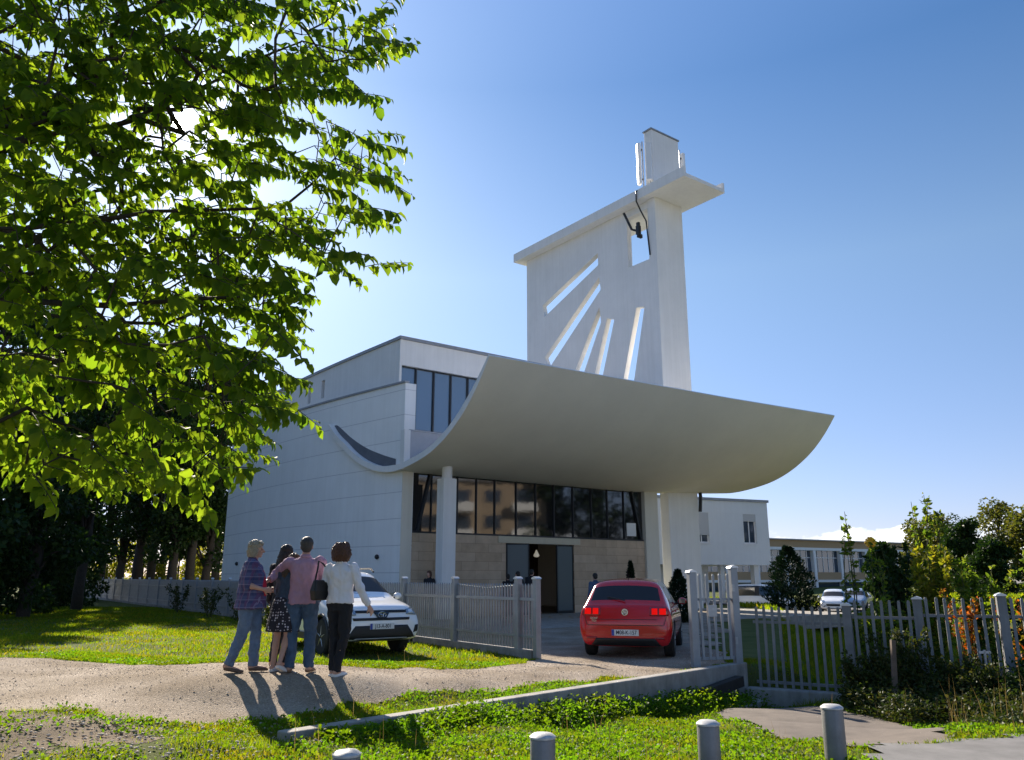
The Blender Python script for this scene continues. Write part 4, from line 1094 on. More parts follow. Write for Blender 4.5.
def hand(b, wrist, dirv, palm_n, side, curl=.5, s=1.0):
    """palm, four unequal bent fingers and a thumb leaving the side of the palm"""
    w = Vector(wrist); d = Vector(dirv).normalized(); nrm = Vector(palm_n); nrm = (nrm - d * nrm.dot(d)).normalized(); lat = d.cross(nrm) * side
    k = w + d * .085 * s
    cap(b, w, w + d * .03 * s, .026 * s, .028 * s, 8)
    for j in (-1, -.33, .33, 1): cap(b, w + d * .02 * s + lat * (.014 * j * s), k + lat * (.030 * j * s), .017 * s, .0135 * s, 8)
    for j, L in zip((-1, -.33, .33, 1), (.062, .072, .078, .070)):
        p0 = k + lat * (.031 * j * s); a = curl
        p1 = p0 + (d * math.cos(a*.5) + nrm * math.sin(a*.5)) * L * .45 * s; p2 = p1 + (d * math.cos(a*1.3) + nrm * math.sin(a*1.3)) * L * .33 * s; p3 = p2 + (d * math.cos(a*1.9) + nrm * math.sin(a*1.9)) * L * .25 * s
        chain(b, [p0, p1, p2, p3], [.0105*s, .0098*s, .009*s, .0078*s], 8)
    t0 = w + d * .03 * s + lat * .026 * s; t1 = t0 + (lat * .75 + d * .6 + nrm * .35) * .038 * s; t2 = t1 + (lat * .25 + d * .9 + nrm * .45) * .032 * s
    chain(b, [t0, t1, t2], [.015*s, .0115*s, .0095*s], 8)

SKIN = mat('skin', (0.52, 0.30, 0.22), .55, var=.12, vscale=12)
def denim(name, c): return mat(name, c, .85, var=.35, vscale=9, bump=.15, bscale=160)
def person(label, loc, yaw, h, P, look, group='people walking to the church', vox=.009, simple=False):
    """Joints of a 1.72 m figure facing +y; P overrides joints, look gives clothes and hair."""
    J = dict(hipL=(-.092, 0, .90), hipR=(.092, 0, .90), kneeL=(-.10, .03, .49), kneeR=(.10, .03, .49), ankL=(-.10, -.02, .085), ankR=(.10, -.02, .085), toeL=(-.115, .13, .03), toeR=(.115, .13, .03),
             shL=(-.175, -.01, 1.405), shR=(.175, -.01, 1.405), elL=(-.235, -.04, 1.12), elR=(.235, -.04, 1.12), wrL=(-.245, .05, .88), wrR=(.245, .05, .88), pel=(0, 0, .93), waist=(0, 0, 1.08), chest=(0, 0, 1.27), neck=(0, -.01, 1.46), head=(0, .025, 1.60), hyaw=0.0, hpitch=0.0)
    J.update(P); g = {k: (Vector(v) if isinstance(v, tuple) else v) for k, v in J.items()}
    w = look.get('w', 1.0); belly = look.get('belly', 0.0); k = look.get('bulk', 1.0)
    root = empty('person', loc, yaw); root.scale = (h/1.72,) * 3
    tag(root, label, 'person', group)
    b = MB()
    # trunk and neck
    b.loft([ring_e(g['pel'] - Vector((0,0,.08)), .10*w*k, .08*k), ring_e(g['pel'], .155*w*k, .105*k), ring_e(g['waist'], .132*w*k, .092*k + belly*.5), ring_e(g['chest'], .155*w*k, .105*k), ring_e((g['shL'] + g['shR'])/2 - Vector((0,0,.02)), .15*w*k, .085*k), ring_e(g['neck'] - Vector((0,0,.015)), .06, .06)])
    cap(b, g['neck'] - Vector((0,0,.05)), g['head'] - Vector((0,.01,.06)), .056, .052)
    # head with face
    Rm = Matrix.Rotation(g['hyaw'], 3, 'Z') @ Matrix.Rotation(g['hpitch'], 3, 'X'); hc = g['head']
    def hp(x, y, z): return hc + Rm @ Vector((x, y, z))
    b.ell(hp(0, -.012, .03), (.073, .092, .088), rot=Rm); b.ell(hp(0, .022, -.045), (.054, .066, .062), rot=Rm)
    cap(b, hp(0, .085, .012), hp(0, .108, -.022), .010, .016, 8); b.ell(hp(0, .060, -.085), (.026, .024, .02), rot=Rm)
    for s in (-1, 1):
        b.ell(hp(s*.074, -.008, -.008), (.012, .020, .030), rot=Rm); b.ell(hp(s*.034, .066, -.022), (.024, .018, .02), rot=Rm)
    b.ell(hp(0, .083, -.058), (.024, .010, .008), rot=Rm); cap(b, hp(-.045, .074, .024), hp(.045, .074, .024), .012, .012, 8)
    for s, S in ((-1, 'L'), (1, 'R')):
        chain(b, [g['sh'+S], g['el'+S], g['wr'+S]], [.048*k, .038*k, .026]); cap(b, g['el'+S], g['el'+S].lerp(g['wr'+S], .35), .038*k, .040*k)
        chain(b, [g['hip'+S], g['knee'+S], g['ank'+S]], [.082*k, .052, .036]); cap(b, g['knee'+S].lerp(g['ank'+S], .1), g['knee'+S].lerp(g['ank'+S], .4), .050, .052)
        chain(b, [g['ank'+S] - Vector((0,.03,.03)), g['toe'+S]], [.036, .028])
        if not simple:
            d = (g['wr'+S] - g['el'+S]).normalized(); pn = P.get('palm'+S, (-s, .1, 0))
            hand(b, g['wr'+S], P.get('hd'+S, tuple(d)), pn, -s if True else s, curl=P.get('curl'+S, .5))
    body = remesh(b, 'body', SKIN, root, vox=min(vox, .008) if not simple else .02)
    if not simple:
        e = MB()
        for s in (-1, 1): e.ell(hp(s*.031, .0755, .002), (.011, .008, .007), rot=Rm)
        e.build('eyes', M_ink, body)
    # trousers / skirt / shoes
    if 'trousers' in look:
        t = MB(); fit = look.get('fit', 1.0)
        t.loft([ring_e(g['pel'] - Vector((0,0,.10)), .15*w*k, .112*k), ring_e(g['pel'], .170*w*k, .120*k), ring_e(g['pel'] + Vector((0,0,.05)), .150*w*k, .104*k)])
        for S in 'LR':
            an = g['ank'+S] + Vector((0, 0, -.02)); kn = g['knee'+S]
            t.tube([g['hip'+S] + Vector((0,0,.02)), g['hip'+S].lerp(kn, .5), kn, kn.lerp(an, .5), an], [.100*k*fit, .086*k*fit, .066*fit, .062*fit, .058*fit], 14)
        remesh(t, 'trousers', look['trousers'], root, vox=vox, fold=.018 if not simple else 0, fscale=.07, seed=len(label))
    if 'skirt' in look:
        t = MB(); hem = look['hem']; rings = []
        top = g['pel'] + Vector((0, 0, .12)); bot = (g['kneeL'] + g['kneeR']) / 2; bot.z = hem
        for i in range(9):
            u = i / 8; c = top.lerp(bot, u); ring = []
            for q in range(48):
                a = 2*math.pi*q/48; f = 1 + .10 * u * math.sin(a * 9 + 1.3) + .05 * u * math.sin(a * 5)
                ring.append(c + Vector((math.cos(a) * (.145 + .10*u**.8) * f, math.sin(a) * (.105 + .11*u**.8) * f, 0)))
            rings.append(ring)
        t.loft(rings); t.build('skirt', look['skirt'], root, smooth=True)
    for S in 'LR':
        t = MB(); a, to = g['ank'+S], g['toe'+S]; f = (to - a); f.z = 0; f = f.normalized() if f.length > .02 else Vector((0,1,0))
        base = a - f * .06; lift = to.z - .03
        sl = (a.z - .085 - lift) 
        rr = []
        for u, ww, hh in ((0, .028, .075), (.15, .038, .085), (.4, .038, .075), (.65, .046, .055), (.88, .042, .045), (1, .022, .03)):
            c = base + f * (.27 * u); zz = lift + sl * max(0, 1 - u * 1.5)
            lat = Vector((-f.y, f.x, 0)) * -1
            rr.append([Vector((c.x, c.y, zz)) + lat * ww * x + Vector((0, 0, max(0.0, zf) * hh)) for x, zf in ((-1, 0), (-1, .5), (-.6, 1), (.6, 1), (1, .5), (1, 0))])
        t.loft(rr); o = t.build('shoe', look['shoes'], root, smooth=True); s_ = o.modifiers.new('s', 'SUBSURF'); s_.levels = 1; s_.render_levels = 1
        if 'sole' in look:
            q = MB(); q.loft([[Vector((p.x, p.y, p.z)) for p in (r[0], r[5])] + [Vector((r[5].x, r[5].y, r[5].z + .022)), Vector((r[0].x, r[0].y, r[0].z + .022))] for r in [[v + (v - (r[0]+r[5])/2) * .06 for v in r] for r in rr]]); q.build('sole', look['sole'], o)
    # shirt / jacket
    if 'shirt' in look:
        t = MB(); hem = look.get('shirt_hem', .90); k2 = k * look.get('loose', 1.0)
        pc = g['pel'].lerp(g['waist'], (hem - .93) / .15) if hem > .93 else g['pel'] + Vector((0, 0, hem - .93))
        sm = (g['shL'] + g['shR']) / 2; sw = (g['shR'] - g['shL']).length / 2; syaw = math.atan2((g['shR'] - g['shL']).y, (g['shR'] - g['shL']).x)
        fl = look.get('flare', 1.0)
        t.loft([ring_e(pc, .186*w*k2*fl, .138*k2*fl + belly*.7), ring_e(g['waist'], .158*w*k2, .118*k2 + belly), ring_e(g['chest'], .172*w*k2, .128*k2 + belly*.3, syaw*.7), ring_e(sm - Vector((0,0,.05)), sw + .028, .110*k2, syaw), ring_e(sm + Vector((0,0,.012)), sw - .03, .085*k2, syaw), ring_e(g['neck'] + Vector((0,0,.005)), .070, .066)])
        sl = look.get('sleeve', 1.0)
        for S in 'LR':
            e_, wr = g['el'+S], g['wr'+S]
            pts = [g['sh'+S] + Vector((0, 0, -.015)), g['sh'+S].lerp(e_, .5), e_]; rs = [.070*k2, .060*k2, .054*k2]
            if sl > .5: pts += [e_.lerp(wr, .5 * (sl-.5)*2), e_.lerp(wr, (sl-.5)*2 * .96)]; rs += [.049*k2, .041*k2]
            else: pts[-1] = g['sh'+S].lerp(e_, sl * 2); 
            t.tube(pts, rs, 12); cap(t, pts[0], pts[1], rs[0], rs[1])
            if sl > .5: cap(t, g['sh'+S].lerp(e_, .7), e_, rs[1]*.97, rs[2])
        sh = remesh(t, look.get('shirt_name', 'shirt'), look['shirt'], root, vox=vox, fold=.019 if not simple else 0, fscale=.075, seed=len(label) + 3)
        c = MB(); c.loft([ring_e(g['neck'] + Vector((0,-.005,-.01)), .072, .070), ring_e(g['neck'] + Vector((0,-.005,.035)), .062, .062)]); c.build('collar', look['shirt'], sh, smooth=True)
    if 'inner' in look:     # a top showing between the open fronts
        t = MB(); pc = g['pel'] + Vector((0, .03, -.06))
        t.loft([ring_e(pc, .135*w*k, .120*k + belly), ring_e(g['waist'] + Vector((0,.045,0)), .125*w*k, .115*k + belly), ring_e(g['chest'] + Vector((0,.04,0)), .13*w*k, .118*k), ring_e((g['shL']+g['shR'])/2 + Vector((0,.02,-.02)), .10*w, .095*k), ring_e(g['neck'] + Vector((0,.015,-.03)), .055, .055)])
        remesh(t, 'top', look['inner'], root, vox=vox, fold=.006)
    # hair
    hr = look.get('hair')
    if hr:
        kind, hm = hr; t = MB()
        t.ell(hp(0, -.025, .045), (.088, .098, .090), 20, 12, rot=Rm)
        if kind == 'short': t.ell(hp(0, -.05, -.01), (.078, .068, .075), rot=Rm)
        if kind == 'bob':
            for s in (-1, 1): t.ell(hp(s*.062, -.03, -.03), (.036, .068, .085), rot=Rm)
            t.ell(hp(0, -.075, -.03), (.072, .048, .09), rot=Rm); t.ell(hp(0, .035, .085), (.07, .052, .036), rot=Rm)
        if kind == 'curly':
            r_ = random.Random(4)
            t.ell(hp(0, -.045, .01), (.125, .105, .118), rot=Rm); t.ell(hp(0, -.055, -.06), (.128, .085, .08), rot=Rm)
            for q in range(170):
                a, z = q * 2.399963, -.13 + .24 * q / 170; rr = .122 * math.sqrt(max(.15, 1 - ((z + .03)/.16)**2))
                if math.sin(a) > .40 and z < .05: continue
                t.ell(hp(rr*math.cos(a)*1.05, -.04 + rr*math.sin(a)*.9, z + .02), [r_.uniform(.016, .026)] * 3, 8, 5, rot=Rm)
        if kind == 'long':
            for s in (-1, 1): t.ell(hp(s*.062, -.03, -.06), (.036, .065, .13), rot=Rm)
            t.ell(hp(0, -.08, -.12), (.085, .045, .20), rot=Rm)
        remesh(t, 'hair', hm, root, vox=vox if not simple else .02, fold=.012 if kind != 'short' else .004, fscale=.016)
    return root

def plaid():
    m = mat('plaid_cloth', (0.08, 0.09, 0.20), .9, var=.15, bump=.1, bscale=80); n, l = nodes_of(m); p = n['Principled BSDF']
    tc = n.new('ShaderNodeTexCoord'); sp = n.new('ShaderNodeSeparateXYZ'); l.new(tc.outputs['Object'], sp.inputs[0])
    ad = n.new('ShaderNodeMath'); ad.operation = 'ADD'; l.new(sp.outputs['X'], ad.inputs[0]); l.new(sp.outputs['Y'], ad.inputs[1])
    def band(src, per, width, off):
        a = n.new('ShaderNodeMath'); a.operation = 'MULTIPLY_ADD'; l.new(src, a.inputs[0]); a.inputs[1].default_value = 1/per; a.inputs[2].default_value = off
        f = n.new('ShaderNodeMath'); f.operation = 'FRACT'; l.new(a.outputs[0], f.inputs[0])
        c = n.new('ShaderNodeMath'); c.operation = 'LESS_THAN'; l.new(f.outputs[0], c.inputs[0]); c.inputs[1].default_value = width; return c.outputs[0]
    col = None; src0 = p.inputs['Base Color'].links[0].from_socket
    for src, per, wd, off, c in ((sp.outputs['Z'], .10, .45, .1, (.035, .04, .12)), (ad.outputs[0], .10, .45, .3, (.11, .05, .13)), (sp.outputs['Z'], .10, .10, .7, (.20, .19, .30)), (ad.outputs[0], .10, .10, .0, (.20, .18, .30))):
        mx = n.new('ShaderNodeMix'); mx.data_type = 'RGBA'; fm = n.new('ShaderNodeMath'); fm.operation = 'MULTIPLY'; l.new(band(src, per, wd, off), fm.inputs[0]); fm.inputs[1].default_value = .75
        l.new(fm.outputs[0], mx.inputs[0]); l.new(src0, mx.inputs[6]); mx.inputs[7].default_value = (*c, 1); src0 = mx.outputs[2]
    l.new(src0, p.inputs['Base Color']); return m
def dots():
    m = mat('dotted_cloth', (0.02, 0.02, 0.028), .9); n, l = nodes_of(m); p = n['Principled BSDF']
    tc = n.new('ShaderNodeTexCoord'); v = n.new('ShaderNodeTexVoronoi'); v.inputs['Scale'].default_value = 24; v.inputs['Randomness'].default_value = .35; l.new(tc.outputs['Object'], v.inputs['Vector'])
    c = n.new('ShaderNodeMath'); c.operation = 'LESS_THAN'; l.new(v.outputs['Distance'], c.inputs[0]); c.inputs[1].default_value = .30
    mx = n.new('ShaderNodeMix'); mx.data_type = 'RGBA'; l.new(c.outputs[0], mx.inputs[0]); mx.inputs[6].default_value = (.022, .02, .03, 1); mx.inputs[7].default_value = (.55, .50, .55, 1)
    l.new(mx.outputs[2], p.inputs['Base Color']); return m
H_blond = mat('grey_blond_hair', (.38, .33, .25), .55, var=.4, vscale=40); H_dark = mat('dark_hair', (.018, .014, .012), .5, var=.3, vscale=40); H_brown = mat('red_brown_hair', (.10, .040, .020), .5, var=.4, vscale=40); H_br2 = mat('brown_hair', (.09, .055, .03), .5, var=.4, vscale=40); H_greyd = mat('dark_greying_hair', (.05, .045, .042), .6, var=.4, vscale=40)
C_jean = denim('blue_denim', (.12, .18, .28)); C_jean2 = denim('dark_denim', (.06, .11, .19)); C_jacket = denim('denim_jacket', (.045, .075, .125))
C_pink = mat('mauve_cloth', (.42, .25, .34), .9, var=.1, bump=.1); C_white = mat('white_cloth', (.74, .72, .76), .85, var=.06, bump=.1); C_blk = mat('black_cloth', (.014, .014, .018), .9, var=.2, bump=.1)
C_red = mat('crimson_cloth', (.50, .015, .045), .85, var=.15); S_brown = mat('brown_leather', (.12, .07, .045), .6, var=.2); S_white = mat('white_canvas', (.68, .67, .66), .7); S_tan = mat('tan_leather', (.22, .13, .08), .6)
for _h in (H_blond, H_dark, H_brown, H_br2, H_greyd):
    nn, ll = nodes_of(_h); tc = nn.new('ShaderNodeTexCoord'); mp = nn.new('ShaderNodeMapping'); mp.inputs['Scale'].default_value = (90, 90, 9); ll.new(tc.outputs['Object'], mp.inputs[0])
    nz = nn.new('ShaderNodeTexNoise'); nz.inputs['Scale'].default_value = 1.0; ll.new(mp.outputs[0], nz.inputs['Vector']); bp = nn.new('ShaderNodeBump'); bp.inputs['Strength'].default_value = .8; bp.inputs['Distance'].default_value = .02; ll.new(nz.outputs['Fac'], bp.inputs['Height']); ll.new(bp.outputs[0], nn['Principled BSDF'].inputs['Normal'])
def gp(x, y): return (x, y, H(x, y) + .012)
# spots: X = (u-512)/795*depth
person('older woman with short blond hair in an open plaid shirt over a red top', gp(-3.50, 11.05), R(-78), 1.69,
       dict(kneeL=(-.09, .09, .49), ankL=(-.09, .08, .085), toeL=(-.09, .24, .03), kneeR=(.09, -.06, .50), ankR=(.09, -.22, .12), toeR=(.09, -.08, .03), hipL=(-.09, .02, .90), hipR=(.09, -.02, .90),
            elR=(.24, -.05, 1.13), wrR=(.17, .17, 1.07), elL=(-.235, -.02, 1.13), wrL=(-.10, .22, 1.06), hdL=(.7, .6, .0), hdR=(-.5, .8, -.1), palmR=(-.6, -.5, 0), palmL=(.6, -.5, 0), hpitch=R(-4)),
       dict(trousers=C_jean, shirt=plaid(), inner=C_red, hair=('bob', H_blond), shoes=S_brown, belly=.035, bulk=1.08, loose=1.10, flare=1.14, shirt_hem=.82, sleeve=.62, fit=1.1))
person('dark haired woman in black half hidden behind the girl in the dotted skirt', gp(-3.26, 11.75), R(-20), 1.66,
       dict(kneeL=(-.10, .08, .49), toeL=(-.11, .16, .03), hpitch=R(-14), hyaw=R(-20)), dict(trousers=C_blk, shirt=C_blk, hair=('long', H_dark), shoes=C_blk, fit=1.15, shirt_hem=.78, flare=1.05))
person('girl in a denim jacket and dotted skirt leaning into the man hugging her', gp(-3.10, 11.22), R(-14), 1.56,
       dict(kneeL=(-.095, .03, .49), ankL=(-.10, -.03, .085), kneeR=(.10, -.02, .50), ankR=(.12, -.22, .16), toeR=(.13, -.09, .035), waist=(.02, .02, 1.08), chest=(.05, .05, 1.27), neck=(.05, .06, 1.44), head=(.07, .11, 1.555), shL=(-.10, .03, 1.39), shR=(.235, .04, 1.38), elL=(-.17, .10, 1.13), wrL=(-.02, .26, 1.08), elR=(.33, .10, 1.14), wrR=(.22, .24, 1.05), hyaw=R(-30), hpitch=R(-22)),
       dict(shirt=C_jacket, shirt_name='jacket', skirt=dots(), hem=.56, hair=('long', H_br2), shoes=S_white, sole=S_white, bulk=.96, shirt_hem=.92, sleeve=1.0, w=.95))
person('man in a mauve shirt and jeans seen from behind with his arm round the girl', gp(-2.83, 11.18), R(4), 1.76,
       dict(kneeL=(-.115, .02, .49), ankL=(-.125, -.02, .085), toeL=(-.15, .13, .03), kneeR=(.115, .02, .49), ankR=(.12, -.02, .085), toeR=(.15, .13, .03), elL=(-.37, .13, 1.27), wrL=(-.47, .01, 1.16), shL=(-.195, .0, 1.40), shR=(.195, -.01, 1.41), elR=(.27, .02, 1.12), wrR=(.20, .22, .98), hdL=(-.7, -.3, -.5), palmL=(.2, -.4, -.9), hyaw=R(8), curlL=.7),
       dict(trousers=C_jean2, shirt=C_pink, hair=('short', H_greyd), shoes=S_tan, bulk=1.06, loose=1.06, shirt_hem=.86, flare=1.0, fit=1.12))
wom = person('woman with curly red brown hair in a white jacket and black trousers seen from behind', gp(-2.26, 10.85), R(-14), 1.67,
       dict(kneeL=(-.07, .04, .49), ankL=(-.05, -.01, .085), toeL=(-.02, .14, .03), hipL=(-.085, 0, .90), kneeR=(.09, -.02, .50), ankR=(.02, -.06, .085), toeR=(.06, .09, .03), elR=(.27, .02, 1.13), wrR=(.36, .13, .90), elL=(-.245, -.02, 1.13), wrL=(-.17, .16, .98), hyaw=R(-12), hdR=(.3, .45, -.8), palmR=(-.8, .3, -.2)),
       dict(trousers=C_blk, shirt=C_white, shirt_name='jacket', hair=('curly', H_brown), shoes=S_white, sole=S_white, bulk=1.0, loose=1.06, shirt_hem=.93, fit=1.04))
bag = empty('shoulder_bag', wom.matrix_basis @ Vector((-.245, -.10, .97)), wom.rotation_euler.z + R(70))
b = MB(); b.loft([[(-.13, -.05, 0), (.13, -.05, 0), (.13, .05, 0), (-.13, .05, 0)], [(-.15, -.055, .12), (.15, -.055, .12), (.15, .055, .12), (-.15, .055, .12)], [(-.12, -.03, .26), (.12, -.03, .26), (.12, .03, .26), (-.12, .03, .26)]]); b.build('pouch', mat('black_leather', (.012, .011, .012), .4), bag, bevel=.02, segs=3)
b = MB(); pts = [(-.11, 0, .25), (-.06, .02, .38), (0, .07, .50), (.03, .02, .47), (.10, -.02, .38), (.11, 0, .25)]; b.tube(catmull3(pts) if False else pts, .012, 6); b.build('strap', MATS['black_leather'], bag)
tag(bag, 'black leather bag hanging on the left shoulder of the woman in the white jacket', 'bag')
# visitors by the church door
for (x, y, yaw, hh, sh, hm, lab) in ((-3.05, 30.2, 150, 1.72, C_blk, H_brown, 'visitor with reddish hair behind the fence left of the square column'), (-2.60, 30.6, -160, 1.66, C_blk, H_dark, 'dark clothed visitor standing just before the square column'),
      (-.15, 30.6, 10, 1.60, C_blk, H_dark, 'shorter visitor leftmost of the three near the open door'), (.22, 30.2, 40, 1.70, C_blk, H_dark, 'visitor in the middle of the three near the open door'), (.72, 30.0, -30, 1.78, C_blk, H_dark, 'tall visitor in front of the open left door leaf'),
      (2.62, 25.8, 20, 1.62, C_jean2, H_dark, 'visitor in dark blue standing beyond the mirror of the red hatchback')):
    person(lab, (x, y, H(x, y)), R(yaw), hh, {}, dict(trousers=C_blk, shirt=sh, hair=('bob' if hm is H_brown else 'short', hm), shoes=C_blk), group='visitors outside the church door', vox=.02, simple=True)
# ------------------------------------------------------------------ vegetation
def unit(v): return v / np.maximum(np.linalg.norm(v, axis=-1, keepdims=True), 1e-9)
def leaf_cloud(name, P, N, L, Wd, material, parent=None, up=None, curl=.25, fold=.35, smooth=False):
    """One leaf per row: base P, axis N (unit), length L, width Wd. A folded, drooping leaf of two halves in two segments."""
    n = len(P); L = np.broadcast_to(L, n)[:, None]; Wd = np.broadcast_to(Wd, n)[:, None]
    if up is None: up = unit(rng.normal(size=(n, 3)))
    side = unit(np.cross(N, up)); nor = np.cross(side, N)
    mid = P + N * L * .5 + nor * L * .06; tip = P + N * L * .95 - nor * L * curl
    a1 = P + N * L * .28 + side * Wd * .5 + nor * Wd * fold; b1 = P + N * L * .28 - side * Wd * .5 + nor * Wd * fold
    a2 = P + N * L * .66 + side * Wd * .40 + nor * (Wd * fold * .8 - L * curl * .35); b2 = P + N * L * .66 - side * Wd * .40 + nor * (Wd * fold * .8 - L * curl * .35)
    m2 = P + N * L * .66 - nor * L * curl * .35
    m1 = P + N * L * .28 + nor * L * .02
    V = np.stack([P, a1, m1, b1, a2, m2, b2, tip], 1).reshape(-1, 3)
    base = (np.arange(n) * 8)[:, None]
    F = np.concatenate([base + np.array([[0, 1, 2, 2]]), base + np.array([[0, 2, 3, 3]]), base + np.array([[1, 4, 5, 2]]), base + np.array([[2, 5, 6, 3]]), base + np.array([[4, 7, 5, 5]]), base + np.array([[5, 7, 6, 6]])], 0)
    me = bpy.data.meshes.new(name); V = V.astype(np.float32)
    tri = np.array([0, 2]); 
    # triangles stay triangles
    T = np.concatenate([base + np.array([[0, 1, 2]]), base + np.array([[0, 2, 3]]), base + np.array([[1, 4, 2]]), base + np.array([[4, 5, 2]]), base + np.array([[2, 5, 6]]), base + np.array([[2, 6, 3]]), base + np.array([[4, 7, 5]]), base + np.array([[5, 7, 6]])], 0)
    o = np_mesh(name, V, T, material, parent, smooth=smooth); bpy.data.meshes.remove(me)
    return o
def quad_cloud(name, P, N, L, Wd, material, parent=None):
    """cheap pointed leaf of two triangles for crowns far away"""
    n = len(P); L = np.broadcast_to(L, n)[:, None]; Wd = np.broadcast_to(Wd, n)[:, None]
    up = unit(rng.normal(size=(n, 3))); side = unit(np.cross(N, up)); nor = np.cross(side, N)
    V = np.stack([P, P + N*L*.45 + side*Wd*.5 + nor*L*.1, P + N*L, P + N*L*.45 - side*Wd*.5 + nor*L*.1], 1).reshape(-1, 3)
    b = (np.arange(n) * 4)[:, None]
    T = np.concatenate([b + np.array([[0, 1, 2]]), b + np.array([[0, 2, 3]])], 0)
    return np_mesh(name, V, T, material, parent)

LM_near = leaf_mat('broad_leaf', [(.030, .062, .008), (.055, .100, .010), (.085, .125, .014), (.050, .085, .010)], .58, (4.2, 3.9, 1.3), .6)
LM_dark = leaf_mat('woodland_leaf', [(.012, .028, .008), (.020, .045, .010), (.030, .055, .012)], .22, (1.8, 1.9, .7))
LM_olive = leaf_mat('olive_leaf', [(.045, .065, .015), (.075, .095, .020), (.10, .10, .03)], .40, (2.2, 1.9, .7))
LM_lit = leaf_mat('yellow_green_leaf', [(.09, .12, .015), (.15, .17, .020), (.18, .16, .03)], .55, (2.2, 2.0, .6))
LM_garden = leaf_mat('garden_leaf', [(.05, .10, .012), (.09, .14, .02), (.14, .15, .03)], .5, (2.2, 2.1, .8))
LM_conif = leaf_mat('conifer_green', [(.008, .022, .010), (.014, .034, .014)], .08, (1.5, 1.6, .8))
LM_red = leaf_mat('autumn_leaf', [(.22, .05, .010), (.30, .10, .015), (.16, .10, .02), (.08, .11, .02)], .5, (2.0, 1.5, .6))
LM_weed = leaf_mat('weed_leaf', [(.018, .034, .008), (.035, .055, .012), (.065, .062, .022)], .30, (2.0, 1.9, .8))
LM_yel = leaf_mat('yellow_petal', [(.65, .40, .02), (.70, .45, .03)], .4, (1.3, 1.2, .8))
LM_grass = leaf_mat('grass_blade', [(.050, .095, .010), (.080, .130, .014), (.120, .155, .020), (.16, .16, .045)], .55, (2.8, 2.55, .5), .7, True)
LM_clover = leaf_mat('clover_leaf', [(.045, .10, .008), (.075, .145, .012), (.10, .165, .016)], .5, (2.8, 2.6, .7), .55, True)
LM_dry = leaf_mat('dry_stem', [(.20, .15, .07), (.28, .22, .10)], .3, (1.5, 1.3, .8))

